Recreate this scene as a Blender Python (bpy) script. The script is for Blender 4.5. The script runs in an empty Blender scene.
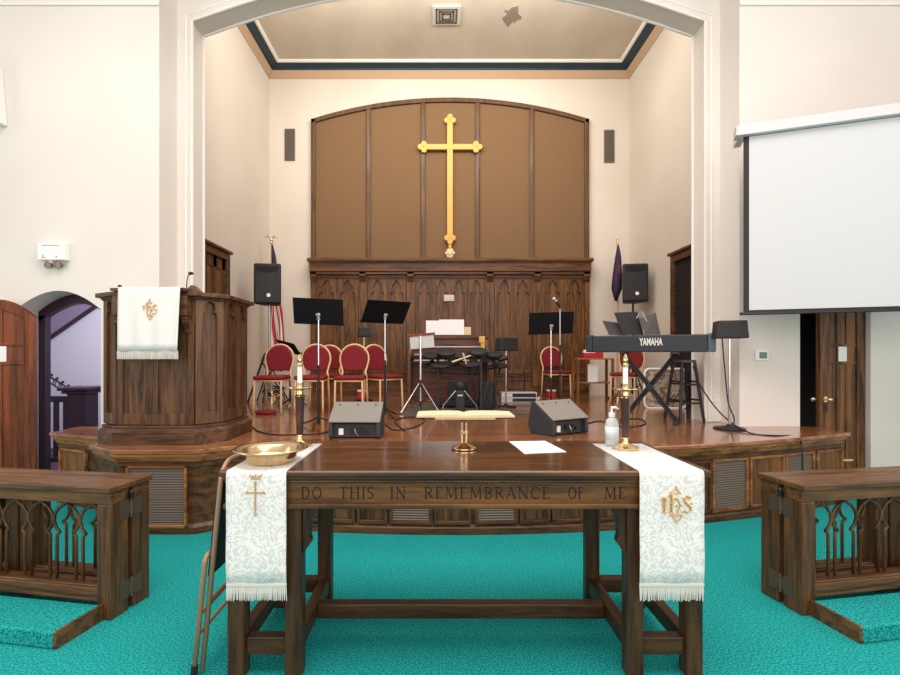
import bpy, bmesh, math, random
from mathutils import Vector, Matrix, Euler
random.seed(7)
S = bpy.context.scene
COL = S.collection
PI = math.pi
# ------------------------------------------------------------------ camera, light, exposure
EYE = 1.38; F = 500.0; VX = 438.0; VY = 355.0
XC = 0.115                                   # centre line of the room
STZ = 0.66                                   # height of the stage floor
cam_d = bpy.data.cameras.new('camera'); cam = bpy.data.objects.new('camera', cam_d); COL.objects.link(cam)
cam.location = (0, 0, EYE); cam.rotation_euler = (PI/2, 0, 0)
cam_d.sensor_width = 36; cam_d.lens = 36*F/900
cam_d.shift_x = (450-VX)/900; cam_d.shift_y = (VY-337.5)/900
cam_d.clip_start = .05; cam_d.clip_end = 100
S.camera = cam
w = bpy.data.worlds.new('world'); S.world = w; w.use_nodes = True
bg = w.node_tree.nodes['Background']; bg.inputs[0].default_value = (1, .90, .85, 1); bg.inputs[1].default_value = .62
R_ = math.radians
def area(name, loc, size, power, rot=(0,0,0), color=(1,.96,.9)):
    l = bpy.data.lights.new(name, 'AREA'); l.shape = 'RECTANGLE'; l.size, l.size_y = size; l.energy = power; l.color = color
    o = bpy.data.objects.new(name, l); COL.objects.link(o); o.location = loc; o.rotation_euler = rot
    return o
area('nave_ceiling_lights', (0.1, 1.6, 5.9), (6, 3.6), 300, color=(1,.91,.86))
area('rear_window_light', (0.1, -3.4, 2.9), (7, 3.6), 210, (PI/2, 0, 0), (1,.89,.85))
area('apse_ceiling_lights', (0.1, 6.6, 6.35), (4.2, 1.8), 40, color=(1,.93,.83))
area('arch_back_fill', (0.1, 5.98, 6.0), (4.6, .5), 125, (R_(86), 0, 0), color=(1,.95,.88))  # unseen fill added behind the arch header to brighten the apse ceiling
area('nave_window_light_left', (-6.6, 0.5, 3.0), (4.5, 3.2), 100, (0, -PI/2, 0), (1,.92,.89))
area('nave_window_light_right', (6.6, 0.5, 3.0), (4.5, 3.2), 100, (0, PI/2, 0), (1,.92,.89))
area('hall_fill', (-4.2, 6.0, 2.9), (.8, .8), 45, (0,0,0), (.85,.85,1))  # unseen cool fill added to brighten the hall walls
S.view_settings.view_transform = 'Standard'; S.view_settings.look = 'None'
S.view_settings.exposure = 0.2; S.view_settings.gamma = 1.0; S.view_settings.use_curve_mapping = False

# ------------------------------------------------------------------ helpers
def X(px, d): return (px-VX)*d/F
def Z(py, d): return EYE-(py-VY)*d/F
def on_stage(px, py, z=0):                   # point of the stage floor seen at a pixel
    d = (EYE-STZ-z)*F/(py-VY); return (X(px, d), d, STZ+z)
def R(a): return math.radians(a)
class MB:
    def __init__(s): s.bm = bmesh.new(); s.M = Matrix.Identity(4)
    def _v(s, p): return s.bm.verts.new(s.M @ Vector(p))
    def faces(s, vs, fs):
        v = [s._v(p) for p in vs]
        for f in fs:
            try: s.bm.faces.new([v[i] for i in f])
            except ValueError: pass
        return s
    def box(s, a, b, rot=None, pivot=None):
        x0,y0,z0 = a; x1,y1,z1 = b
        vs = [Vector(p) for p in ((x0,y0,z0),(x1,y0,z0),(x1,y1,z0),(x0,y1,z0),(x0,y0,z1),(x1,y0,z1),(x1,y1,z1),(x0,y1,z1))]
        if rot:
            m = Euler(rot).to_matrix(); c = Vector(pivot) if pivot else (Vector(a)+Vector(b))/2
            vs = [m@(v-c)+c for v in vs]
        return s.faces(vs, [(3,2,1,0),(4,5,6,7),(0,1,5,4),(1,2,6,5),(2,3,7,6),(3,0,4,7)])
    def cbox(s, c, size, rot=None):
        return s.box([c[i]-size[i]/2 for i in range(3)], [c[i]+size[i]/2 for i in range(3)], rot)
    def prism(s, poly, o, u, v, t):          # polygon (a,b) -> o+a*u+b*v, extruded by vector t
        o, u, v, t = Vector(o), Vector(u), Vector(v), Vector(t); n = len(poly)
        ps = [o+u*a+v*b for a, b in poly]
        return s.faces(ps+[p+t for p in ps], [tuple(range(n-1,-1,-1)), tuple(range(n, 2*n))]+[(i,(i+1)%n,n+(i+1)%n,n+i) for i in range(n)])
    def tube(s, pts, r, seg=8, closed=False, caps=True):
        P = [Vector(p) for p in pts]; n = len(P)
        rr = r if isinstance(r, (list, tuple)) else [r]*n
        rings = []; up = None
        for i, p in enumerate(P):
            if closed: t = P[(i+1)%n]-P[i-1]
            else: t = P[min(i+1,n-1)]-P[max(i-1,0)]
            t = t.normalized() if t.length > 1e-9 else Vector((0,0,1))
            if up is None: up = Vector((0,0,1)) if abs(t.z) < .9 else Vector((1,0,0))
            a = t.cross(up)
            if a.length < 1e-6: a = t.cross(Vector((0,1,0)))
            a.normalize(); b = a.cross(t).normalized(); up = b
            rings.append([s._v(p+(a*math.cos(2*PI*k/seg)+b*math.sin(2*PI*k/seg))*rr[i]) for k in range(seg)])
        m = n if closed else n-1
        for i in range(m):
            A, B = rings[i], rings[(i+1)%n]
            for k in range(seg): s.bm.faces.new((A[k], A[(k+1)%seg], B[(k+1)%seg], B[k]))
        if caps and not closed:
            s.bm.faces.new(rings[0][::-1]); s.bm.faces.new(rings[-1])
        return s
    def cyl(s, p, q, r, r2=None, seg=16): return s.tube([p, q], [r, r if r2 is None else r2], seg)
    def lathe(s, prof, c=(0,0,0), seg=28, axis='z'):
        rings = []
        for r, z in prof:
            ring = []
            for k in range(seg):
                a = 2*PI*k/seg; x, y = r*math.cos(a), r*math.sin(a)
                p = (x, y, z) if axis == 'z' else ((x, -z, y) if axis == 'y' else (z, x, y))
                ring.append(s._v((c[0]+p[0], c[1]+p[1], c[2]+p[2])))
            rings.append(ring)
        for A, B in zip(rings, rings[1:]):
            for k in range(seg): s.bm.faces.new((A[k], A[(k+1)%seg], B[(k+1)%seg], B[k]))
        if prof[0][0] > 1e-4: s.bm.faces.new(rings[0][::-1])
        if prof[-1][0] > 1e-4: s.bm.faces.new(rings[-1])
        return s
    def sphere(s, c, r, sc=(1,1,1), seg=16):
        m = s.M @ Matrix.Translation(c) @ Matrix.Diagonal((r*sc[0], r*sc[1], r*sc[2], 1))
        bmesh.ops.create_uvsphere(s.bm, u_segments=seg, v_segments=max(6, seg//2), radius=1, matrix=m); return s
    def build(s, name, m, parent=None, bevel=0, smooth=False, seg=2, **props):
        bmesh.ops.remove_doubles(s.bm, verts=s.bm.verts, dist=1e-5)
        bmesh.ops.recalc_face_normals(s.bm, faces=s.bm.faces)
        me = bpy.data.meshes.new(name); s.bm.to_mesh(me); s.bm.free()
        o = bpy.data.objects.new(name, me); COL.objects.link(o); me.materials.append(m)
        if smooth:
            for p in me.polygons: p.use_smooth = True
            if smooth != 'all':
                try: me.set_sharp_from_angle(angle=R(38))
                except Exception: pass
        if bevel:
            b = o.modifiers.new('bevel', 'BEVEL'); b.width = bevel; b.segments = seg; b.limit_method = 'ANGLE'; b.angle_limit = R(40)
        if parent is not None: o.parent = parent
        for k, v in props.items(): o[k] = v
        return o
def thing(name, label, cat, loc=(0,0,0), rz=0, group=None, rot=None):
    o = bpy.data.objects.new(name, None); COL.objects.link(o); o.empty_display_size = .1
    o.location = loc; o.rotation_euler = rot if rot else (0,0,rz); o['label'] = label; o['category'] = cat
    if group: o['group'] = group
    return o
def tag(o, label, cat, group=None, kind=None):
    o['label'] = label; o['category'] = cat
    if group: o['group'] = group
    if kind: o['kind'] = kind
    return o
def struct(o): o['kind'] = 'structure'; return o
def dup(root, loc, rz, label, group=None):
    kids = {}
    for ob in list(root.children_recursive): kids.setdefault(ob.parent, []).append(ob)
    def cp(o, par):
        c = o.copy(); COL.objects.link(c); c.parent = par
        for k in kids.get(o, []): cp(k, c)
        return c
    r = cp(root, None); r.location = loc; r.rotation_euler = (0,0,rz); r['label'] = label
    if group: r['group'] = group
    return r
def arc(cx, cz, r, a0, a1, n=12, ry=None):
    ry = r if ry is None else ry
    return [(cx+r*math.cos(R(a0+(a1-a0)*i/n)), cz+ry*math.sin(R(a0+(a1-a0)*i/n))) for i in range(n+1)]

# ------------------------------------------------------------------ materials
def mat(name, col, rough=.5, metal=0, spec=.5, coat=0, emit=None, es=0, trans=0, alpha=1):
    m = bpy.data.materials.new(name); m.use_nodes = True; b = m.node_tree.nodes['Principled BSDF']
    b.inputs['Base Color'].default_value = (*col, 1); b.inputs['Roughness'].default_value = rough
    b.inputs['Metallic'].default_value = metal; b.inputs['Specular IOR Level'].default_value = spec*.8
    b.inputs['Coat Weight'].default_value = coat; b.inputs['Coat Roughness'].default_value = .12
    b.inputs['Transmission Weight'].default_value = trans; b.inputs['Alpha'].default_value = alpha
    if emit: b.inputs['Emission Color'].default_value = (*emit, 1); b.inputs['Emission Strength'].default_value = es
    return m
def vary(m, c1, c2, scale, detail=4, stretch=(1,1,1), lo=.35, hi=.65, distort=0, bump=0, bdist=.01, kind='noise', extra=None):
    nt = m.node_tree; b = nt.nodes['Principled BSDF']
    tc = nt.nodes.new('ShaderNodeTexCoord'); mp = nt.nodes.new('ShaderNodeMapping'); mp.inputs['Scale'].default_value = stretch
    nt.links.new(tc.outputs['Object'], mp.inputs[0])
    if kind == 'noise':
        t = nt.nodes.new('ShaderNodeTexNoise'); t.inputs['Scale'].default_value = scale; t.inputs['Detail'].default_value = detail
        t.inputs['Distortion'].default_value = distort; fac = t.outputs['Fac']
    elif kind == 'wave':
        t = nt.nodes.new('ShaderNodeTexWave'); t.inputs['Scale'].default_value = scale; t.inputs['Detail'].default_value = detail
        t.inputs['Distortion'].default_value = distort; t.inputs['Detail Scale'].default_value = 1.4; fac = t.outputs['Fac']
    else:
        t = nt.nodes.new('ShaderNodeTexVoronoi'); t.inputs['Scale'].default_value = scale; fac = t.outputs['Distance']
    nt.links.new(mp.outputs[0], t.inputs['Vector'])
    r = nt.nodes.new('ShaderNodeValToRGB'); e = r.color_ramp.elements
    e[0].position = lo; e[0].color = (*c1, 1); e[1].position = hi; e[1].color = (*c2, 1)
    nt.links.new(fac, r.inputs[0]); nt.links.new(r.outputs[0], b.inputs['Base Color'])
    if bump:
        bp = nt.nodes.new('ShaderNodeBump'); bp.inputs['Strength'].default_value = bump; bp.inputs['Distance'].default_value = bdist
        nt.links.new(fac, bp.inputs['Height']); nt.links.new(bp.outputs[0], b.inputs['Normal'])
    return m
def wood(name, dark, light, axis='z', rough=.42, coat=.06, scale=14, bump=.15):
    m = mat(name, light, rough, coat=coat, spec=.4)
    nt = m.node_tree; b = nt.nodes['Principled BSDF']
    tc = nt.nodes.new('ShaderNodeTexCoord'); mp = nt.nodes.new('ShaderNodeMapping')
    st = {'x': (.07,1,1), 'y': (1,.07,1), 'z': (1,1,.07)}[axis]; mp.inputs['Scale'].default_value = st
    nt.links.new(tc.outputs['Object'], mp.inputs[0])
    n1 = nt.nodes.new('ShaderNodeTexNoise'); n1.inputs['Scale'].default_value = scale; n1.inputs['Detail'].default_value = 6; n1.inputs['Distortion'].default_value = 1.2
    n2 = nt.nodes.new('ShaderNodeTexNoise'); n2.inputs['Scale'].default_value = scale*6; n2.inputs['Detail'].default_value = 4; n2.inputs['Roughness'].default_value = .7
    mx = nt.nodes.new('ShaderNodeMix'); mx.data_type = 'FLOAT'; mx.inputs[0].default_value = .42
    for n in (n1, n2): nt.links.new(mp.outputs[0], n.inputs['Vector'])
    nt.links.new(n1.outputs['Fac'], mx.inputs[2]); nt.links.new(n2.outputs['Fac'], mx.inputs[3])
    r = nt.nodes.new('ShaderNodeValToRGB'); e = r.color_ramp.elements
    e[0].position = .38; e[0].color = (*dark, 1); e[1].position = .62; e[1].color = (*light, 1)
    nt.links.new(mx.outputs[0], r.inputs[0]); nt.links.new(r.outputs[0], b.inputs['Base Color'])
    bp = nt.nodes.new('ShaderNodeBump'); bp.inputs['Strength'].default_value = bump; bp.inputs['Distance'].default_value = .004
    nt.links.new(mx.outputs[0], bp.inputs['Height']); nt.links.new(bp.outputs[0], b.inputs['Normal'])
    return m
DK, LT = (.026,.011,.004), (.15,.066,.023)
WZ = wood('dark_oak_upright', DK, LT, 'z'); WX = wood('dark_oak_level', DK, LT, 'x'); WY = wood('dark_oak_deep', DK, LT, 'y')
TBZ = wood('walnut_upright', (.015,.007,.0028), (.088,.039,.013), 'z'); TBX = wood('walnut_level', (.015,.007,.0028), (.088,.039,.013), 'x'); TBY = wood('walnut_deep', (.015,.007,.0028), (.088,.039,.013), 'y')
TOPM = wood('walnut_polished', (.028,.011,.004), (.14,.056,.018), 'x', rough=.2, coat=.5, bump=.04)
FRZ = wood('walnut_frieze', (.035,.014,.004), (.17,.075,.020), 'x')
OAK = wood('honey_oak_upright', (.07,.028,.009), (.30,.125,.035), 'z'); OAKX = wood('honey_oak_level', (.11,.04,.012), (.47,.195,.06), 'x', scale=10)
RLZ = wood('rail_oak_upright', (.022,.010,.004), (.17,.078,.028), 'z'); RLX = wood('rail_oak_level', (.022,.010,.004), (.19,.088,.032), 'x')
WAZ = wood('wainscot_oak', (.034,.013,.004), (.21,.088,.022), 'z', scale=24); WAX = wood('wainscot_oak_level', (.035,.014,.005), (.2,.082,.026), 'x')
PUL = wood('pulpit_oak', (.03,.0145,.007), (.17,.08,.034), 'z'); PULX = wood('pulpit_oak_level', (.028,.0135,.0065), (.15,.07,.031), 'x')
FRAMEW = wood('recess_frame_oak', (.06,.028,.012), (.15,.075,.033), 'z')
DOORR = wood('red_door_wood', (.07,.016,.004), (.25,.06,.015), 'z', rough=.3, coat=.3); DOORB = wood('brown_door_wood', (.035,.014,.005), (.27,.115,.035), 'z')
FLOORW = wood('stage_floor_boards', (.12,.043,.016), (.42,.175,.072), 'x', rough=.2, coat=.6, scale=9, bump=.04)
CARPET = vary(mat('teal_carpet', (.01,.4,.38), .95, spec=.1), (.006,.17,.17), (.024,.44,.415), 120, 2, lo=.38, hi=.62, bump=.7, bdist=.012)
wnt = CARPET.node_tree
WALL = vary(mat('cream_wall_paint', (.8,.76,.7), .85, spec=.25), (.72,.675,.61), (.80,.765,.71), .55, 2, lo=.3, hi=.7)
APSEW = vary(mat('apse_wall_paint', (.66,.6,.53), .85, spec=.2), (.62,.555,.475), (.70,.635,.555), .6, 2, lo=.3, hi=.7)
APCEIL = vary(mat('aged_ceiling_plaster', (.5,.43,.35), .9, spec=.2), (.55,.48,.39), (.66,.58,.48), 1.6, 6, stretch=(1,.5,1), lo=.3, hi=.7)
WHITE = mat('white_gloss_paint', (.84,.81,.76), .5); TAN = mat('tan_cornice_paint', (.48,.32,.2), .6); NAVY = mat('navy_cornice_paint', (.008,.028,.045), .4)
BRASS = mat('brass', (.74,.56,.31), .22, 1); GOLDC = mat('gold_leaf', (.70,.36,.085), .5, .1); GOLDF = mat('gold_chair_enamel', (.76,.49,.25), .35, .1)
CHROME = mat('chrome', (.75,.75,.76), .18, 1); STEEL = mat('brushed_steel', (.45,.45,.46), .35, .9)
BLACK = mat('black_metal', (.012,.012,.014), .4); BLKP = mat('black_plastic', (.016,.017,.02), .55); RUBB = mat('black_rubber', (.01,.01,.01), .8)
GRILLE = vary(mat('dark_speaker_grille', (.02,.02,.022), .6), (.012,.012,.013), (.035,.035,.038), 140, 1)
WEDGEG = vary(mat('grey_wedge_cloth', (.26,.23,.2), .8), (.20,.18,.16), (.27,.245,.22), 120, 2); WEDGEB = mat('charcoal_cabinet', (.035,.038,.042), .6)
RED = vary(mat('red_velvet', (.32,.012,.02), .75), (.15,.004,.009), (.27,.011,.02), 160, 2, lo=.3, hi=.7)
FABRIC = vary(mat('brown_panel_fabric', (.16,.095,.045), .9, spec=.15), (.17,.10,.05), (.225,.132,.07), 160, 2, stretch=(1,1,3), lo=.3, hi=.7)
WCLOTH = mat('white_linen', (.73,.73,.70), .8); FRINGE = mat('white_fringe', (.66,.65,.60), .8)
BROC = vary(mat('white_brocade', (.8,.8,.8), .6), (.66,.645,.625), (.84,.82,.79), 24, 1, lo=.45, hi=.50, distort=3.2, bump=.1, bdist=.002)
GTHREAD = mat('gold_thread', (.62,.36,.10), .5, .2); WTHREAD = mat('pale_gold_thread', (.50,.34,.15), .5, .1)
PAPER = mat('white_paper', (.85,.85,.86), .7); PAGES = mat('cream_pages', (.70,.54,.33), .7); LEATH = mat('dark_book_leather', (.05,.012,.008), .5)
CWAX = mat('white_wax', (.88,.85,.8), .4); SCRW = mat('screen_fabric', (.60,.61,.615), .75, spec=.1); SCRH = mat('white_screen_housing', (.62,.62,.63), .4)
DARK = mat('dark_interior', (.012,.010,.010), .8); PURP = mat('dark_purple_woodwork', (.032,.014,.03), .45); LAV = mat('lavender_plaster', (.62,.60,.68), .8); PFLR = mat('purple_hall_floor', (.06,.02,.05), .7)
VENT = mat('grey_vent_metal', (.16,.13,.10), .5); VENTD = mat('dark_louvre', (.085,.07,.06), .55); PVENT = mat('pale_vent_metal', (.62,.56,.48), .5)
BLUEK = mat('blue_grey_plastic', (.016,.022,.030), .4); BLUEL = mat('blue_grey_end_plastic', (.08,.12,.15), .4)
SHELLW = mat('white_plastic', (.86,.86,.84), .4); GREEN = mat('green_lcd', (.10,.20,.16), .3); BOTL = mat('clear_gel_plastic', (.72,.80,.78), .15, trans=.35)
CORD = mat('black_cord', (.015,.015,.015), .6); RUG = vary(mat('grey_rug', (.1,.09,.09), .95), (.05,.045,.045), (.12,.11,.105), 50, 3)
FLNAVY = mat('navy_flag_cloth', (.03,.015,.05), .7); FLRED = mat('red_flag_cloth', (.5,.02,.03), .7); FLWHT = mat('white_flag_cloth', (.85,.75,.72), .7)
BEIGE = mat('beige_steel_tube', (.38,.22,.13), .4, .2); INK = mat('ink_grey', (.35,.33,.33), .7); INKR = mat('ink_red', (.6,.3,.3), .7); LETSHADE = mat('painted_letter_shade', (.016,.008,.005), .7)  # last one: shade inside the cut letters put into a dark colour
PLAST = mat('peeled_plaster', (.27,.22,.175), .9); GREYT = mat('grey_trim', (.3,.3,.3), .5); YEL = mat('yellow_painted_wood', (.72,.42,.12), .5); SILV = mat('silver_panel', (.5,.5,.5), .4, .4)
TANP = vary(mat('tan_floral_print', (.45,.33,.22), .8), (.16,.11,.07), (.62,.50,.36), 9, 3, lo=.4, hi=.6, distort=1.5)

# ------------------------------------------------------------------ room
WY0, WY1 = 5.05, 5.4           # front wall plane, recessed arch plane
AIN, AOUT = 2.77, 2.93       # half widths of arch opening and of the recess
SPR, APX = EYE+3.60, EYE+4.135
def arch_z(x):                # circular arch underside
    r = (AIN**2+(APX-SPR)**2)/(2*(APX-SPR)); return APX-r+math.sqrt(max(0, r*r-(x-XC)**2))
fl = MB().box((-8,-4,-.1), (8, 5.66, 0)).build('floor', CARPET); struct(fl)
TOPW = 6.6
def columns(mb, xs, lo, hi, y0, y1):
    for a, b in zip(xs, xs[1:]):
        mb.faces([(a,y0,lo(a)),(b,y0,lo(b)),(b,y0,hi),(a,y0,hi),(a,y1,lo(a)),(b,y1,lo(b)),(b,y1,hi),(a,y1,hi)],
                 [(0,1,2,3),(7,6,5,4),(0,4,5,1),(3,2,6,7)])
# arch surround
mb = MB()
xs = [XC-AIN+2*AIN*i/48 for i in range(49)]
columns(mb, xs, arch_z, TOPW, WY1, 5.66)
mb.box((XC-AOUT, WY1, 0), (XC-AIN, 5.66, TOPW)); mb.box((XC+AIN, WY1, 0), (XC+AOUT, 5.66, TOPW))
ow = mb.build('wall_arch', WALL); struct(ow)
def side_wall(name, x0, x1, d0, d1, spr, apx):
    mb = MB(); c, h = (d0+d1)/2, (d1-d0)/2
    mb.box((x0, WY0, 0), (d0, 5.42, TOPW)); mb.box((d1, WY0, 0), (x1, 5.42, TOPW))
    n = 20; xx = [d0+(d1-d0)*i/n for i in range(n+1)]
    columns(mb, xx, lambda x: apx-(apx-spr)*abs((x-c)/h)**1.9, TOPW, WY0, 5.42)
    o = mb.build(name, WALL); struct(o)
side_wall('wall_left', -8, XC-AOUT, -4.26, -3.405, 1.84, 2.03)
side_wall('wall_right', XC+AOUT, 8, 3.656, 4.37, 1.97, 2.14)
# bead along the arch edges, band lines of the surround
def arch_path(y, off):
    p = [(XC-AIN+off, y, STZ)]+[(x, y, arch_z(x)-off) for x in [XC-(AIN-off)+2*(AIN-off)*i/40 for i in range(41)]]+[(XC+AIN-off, y, STZ)]
    return p
for y, r in ((WY1-.006, .017), (5.66, .017)):
    struct(MB().tube(arch_path(y, -.0), r, 8).build('trim_arch_edge', WHITE, smooth=True))
def outer_path(y, off):
    r = AIN+off; return [(XC-r, y, STZ)]+[(x, y, arch_z(XC+(x-XC)*AIN/r)+off*.9) for x in [XC-r+2*r*i/40 for i in range(41)]]+[(XC+r, y, STZ)]
struct(MB().tube(outer_path(WY1, .07), .011, 6).build('trim_arch_outer', WHITE, smooth=True))
for n_, x0, x1 in (('trim_left_rail', -8, XC-AOUT), ('trim_right_rail', XC+AOUT, 8)):
    struct(MB().box((x0, WY0-.018, 4.905), (x1, WY0, 4.94)).build(n_, WHITE, bevel=.006))
for n_, a, b in (('baseboard_left', XC-AOUT, XC-AIN-.015), ('baseboard_right', XC+AIN+.015, XC+AOUT)):
    struct(MB().box((a, WY1-.03, STZ+.001), (b, WY1, STZ+.21)).box((a, WY1-.022, STZ+.21), (b, WY1, STZ+.235)).build(n_, WALL, bevel=.006))
# apse
AL, AR, AB = -3.0, 3.4, 8.9
struct(MB().box((AL-.2, 5.66, 0), (AL, AB+.2, 6.9)).build('wall_apse_left', APSEW))
struct(MB().box((AR, 5.66, 0), (AR+.2, AB+.2, 6.9)).build('wall_apse_right', APSEW))
struct(MB().box((AL, AB, 0), (AR, AB+.2, 6.9)).build('wall_back', APSEW))
struct(MB().box((AL, 5.66, 6.5), (AR, AB, 6.6)).build('ceiling', APCEIL))
struct(MB().box((AL-.2, 5.43, 0), (XC-AOUT, 5.66, 6.9)).box((XC+AOUT, 5.43, 0), (AR+.2, 5.66, 6.9)).build('wall_apse_return', APSEW))
def cove(name, prof, m):      # profile (offset from wall, z) swept around three apse walls
    mb = MB(); L = []
    for o, z in prof: L.append([(AL+o, 5.66, z), (AL+o, AB-o, z), (AR-o, AB-o, z), (AR-o, 5.66, z)])
    for A, B in zip(L, L[1:]):
        for i in range(3): mb.faces([A[i], A[i+1], B[i+1], B[i]], [(0,1,2,3)])
    return struct(mb.build(name, m))
cove('trim_cornice_tan', [(0,6.29),(.012,6.29),(.02,6.31),(.075,6.395),(.075,6.41),(0,6.41)], TAN)
cove('trim_cornice_navy', [(0,6.41),(.085,6.408),(.10,6.435),(.20,6.47),(.20,6.49),(0,6.49)], NAVY)
cove('trim_cornice_bead', [(.2,6.468),(.225,6.468),(.25,6.485),(.25,6.5),(.2,6.5)], WHITE)

# ------------------------------------------------------------------ stage platform
def cur(x): return 3.78+.0623*(x-.12)**2
def px_on_curve(px):
    x = X(px, 4)
    for _ in range(20): x = X(px, cur(x))
    return x
RE, LE = 3.83, -3.62
outline = [(LE, 5.05), (LE, cur(LE))]+[(LE+(-2.8-LE)*i/6, cur(LE+(-2.8-LE)*i/6)) for i in range(1,7)]
outline += [(-2.8, 4.0), (-2.48, 3.79), (-1.865, 3.79), (-1.62, 3.96)]
outline += [(-1.55+(RE+1.55)*i/40, cur(-1.55+(RE+1.55)*i/40)) for i in range(41)]+[(RE, 5.05)]
def offset(pts, d):           # shift a path to its right (towards the stage) by -d
    out = []
    for i, p in enumerate(pts):
        a = Vector(pts[max(i-1,0)]); b = Vector(pts[i]); c = Vector(pts[min(i+1,len(pts)-1)])
        t1 = (b-a).normalized() if i else (c-b).normalized(); t2 = (c-b).normalized() if i < len(pts)-1 else t1
        n1 = Vector((-t1.y, t1.x)); n2 = Vector((-t2.y, t2.x)); n = (n1+n2).normalized()
        k = max(.5, n.dot(n1)); out.append(tuple(b+n*d/k))
    out[0] = (out[0][0], pts[0][1]); out[-1] = (out[-1][0], pts[-1][1]); return out
stage = bpy.data.objects.new('stage_platform', None); COL.objects.link(stage); struct(stage)
inner = [(XC+AOUT, 5.05), (XC+AOUT, 5.4), (XC+AIN, 5.4), (XC+AIN, 5.66), (AR, 5.66), (AR, AB), (AL, AB), (AL, 5.66), (XC-AIN, 5.66), (XC-AIN, 5.4), (XC-AOUT, 5.4), (XC-AOUT, 5.05)]
MB().prism(outline+inner, (0,0,STZ-.035), (1,0,0), (0,1,0), (0,0,.035)).build('floor_boards', FLOORW, stage, bevel=.008)
def band(mb, d0, z0, z1, d1=None):
    a = offset(outline, d0); b = offset(outline, d0 if d1 is None else d1); k = offset(outline, .12)
    for i in range(len(a)-1):
        mb.faces([(*a[i],z0),(*a[i+1],z0),(*b[i+1],z1),(*b[i],z1),(*k[i+1],z1),(*k[i],z1),(*k[i],z0),(*k[i+1],z0)], [(0,1,2,3),(3,2,4,5),(1,0,6,7)])
mb = MB(); band(mb, .022, STZ-.06, STZ-.035); band(mb, .045, STZ-.10, STZ-.06, .03); mb.build('moulding', OAKX, stage, kind='structure')
mb = MB(); band(mb, .075, .0, STZ-.1); mb.build('fascia', WX, stage)
mb = MB(); band(mb, .05, 0, .05); band(mb, .05, .05, .075, .07); mb.build('base_rail', WX, stage)
mb = MB(); band(mb, .056, STZ-.14, STZ-.10); mb.build('top_rail', WX, stage)
def facing(x0, x1, fn, kind, z0=.085, z1=.515, off=.07):
    """panel or louvre set in the stage front between x0 and x1; origin on the front"""
    p, q = Vector((x0, fn(x0), 0)), Vector((x1, fn(x1), 0)); u = (q-p).normalized(); n = Vector((u.y, -u.x, 0)); L = (q-p).length
    o = p-n*off; fr = .022
    if kind == 'P':
        mb = MB(); mb.prism([(fr,z0+fr),(L-fr,z0+fr),(L-fr,z1-fr),(fr,z1-fr)], o, u, (0,0,1), n*.006); mb.build('wood_panel', OAK if abs(x0) > 2.1 else PUL, stage, bevel=.004)
    else:
        mb = MB(); mb.prism([(fr,z0+fr),(L-fr,z0+fr),(L-fr,z1-fr),(fr,z1-fr)], o, u, (0,0,1), n*.002)
        k = int((z1-z0-2*fr)/.0195)
        for i in range(k):
            z = z0+fr+.004+i*.0195
            mb.faces([o+u*fr+n*.003+Vector((0,0,z+.013)), o+u*(L-fr)+n*.003+Vector((0,0,z+.013)), o+u*(L-fr)+n*.014+Vector((0,0,z)), o+u*fr+n*.014+Vector((0,0,z)),
                      o+u*fr+n*.002+Vector((0,0,z-.002)), o+u*(L-fr)+n*.002+Vector((0,0,z-.002))], [(0,1,2,3),(3,2,5,4)])
        mb.build('louvred_vent', VENT, stage)
    mb = MB()
    for a, b, c, d in ((0,fr,z0,z1),(L-fr,L,z0,z1),(0,L,z0,z0+fr),(0,L,z1-fr,z1)):
        mb.prism([(a,c),(b,c),(b,d),(a,d)], o, u, (0,0,1), n*.024)
    mb.build('panel_frame', OAKX if abs(x0) > 2.1 else WX, stage, bevel=.005)
seq = [(476,519,'L'),(522,552,'P'),(555,585,'P'),(588,624,'P'),(628,676,'L'),(681,717,'P'),(718,754,'L'),(756,791,'P'),(792,821,'L'),(823,849,'P')]
facing(px_on_curve(434), px_on_curve(471), cur, 'P')
for a, b, k in seq:
    xa, xb = px_on_curve(a), px_on_curve(b); facing(xa, xb, cur, k)
    xa, xb = 2*.12-xb, 2*.12-xa
    if xa > -1.5 or xb < -2.9: facing(xa, xb, cur, k)
facing(-2.40, -1.93, lambda x: 3.79, 'L', .05, .53)
# ------------------------------------------------------------------ apse panelling
WL, WR, WC = -2.243, 2.67, (2.67-2.243)/2
pan = bpy.data.objects.new('wall_panelling', None); COL.objects.link(pan); struct(pan)
yb = AB-.001
mb = MB().box((WL, AB-.04, STZ), (WR, yb, 2.86)); mb.build('backing', WAZ, pan)
MB().box((WL, AB-.075, STZ), (WR, AB-.04, STZ+.16)).box((WL, AB-.065, 1.0), (WR, AB-.04, 1.03)).box((WL, AB-.065, .93), (WR, AB-.04, .95)).build('skirting', WAX, pan, bevel=.006)
MB().box((WL-.0, AB-.20, 2.84), (WR+.0, yb, 3.01)).box((WL-.03, AB-.25, 3.01), (WR+.03, yb, 3.065)).box((WL-.015, AB-.225, 2.985), (WR+.015, AB-.2, 3.01)).box((WL,AB-.17,2.79),(WR,yb,2.84)).build('cornice_shelf', WAX, pan, bevel=.008)
def trefoil(hw, s, top):      # right half of an opening: list of (a,b) from bottom to apex
    h = top-s; pts = [(hw,0),(hw,s-.25*h),(hw*.97,s-.05*h),(hw*.82,s+.06*h),(hw*.5,s+.11*h),(hw*.62,s+.2*h),(hw*.72,s+.33*h),(hw*.66,s+.52*h),(hw*.42,s+.74*h),(hw*.16,s+.91*h),(0,top)]
    return pts
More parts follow.
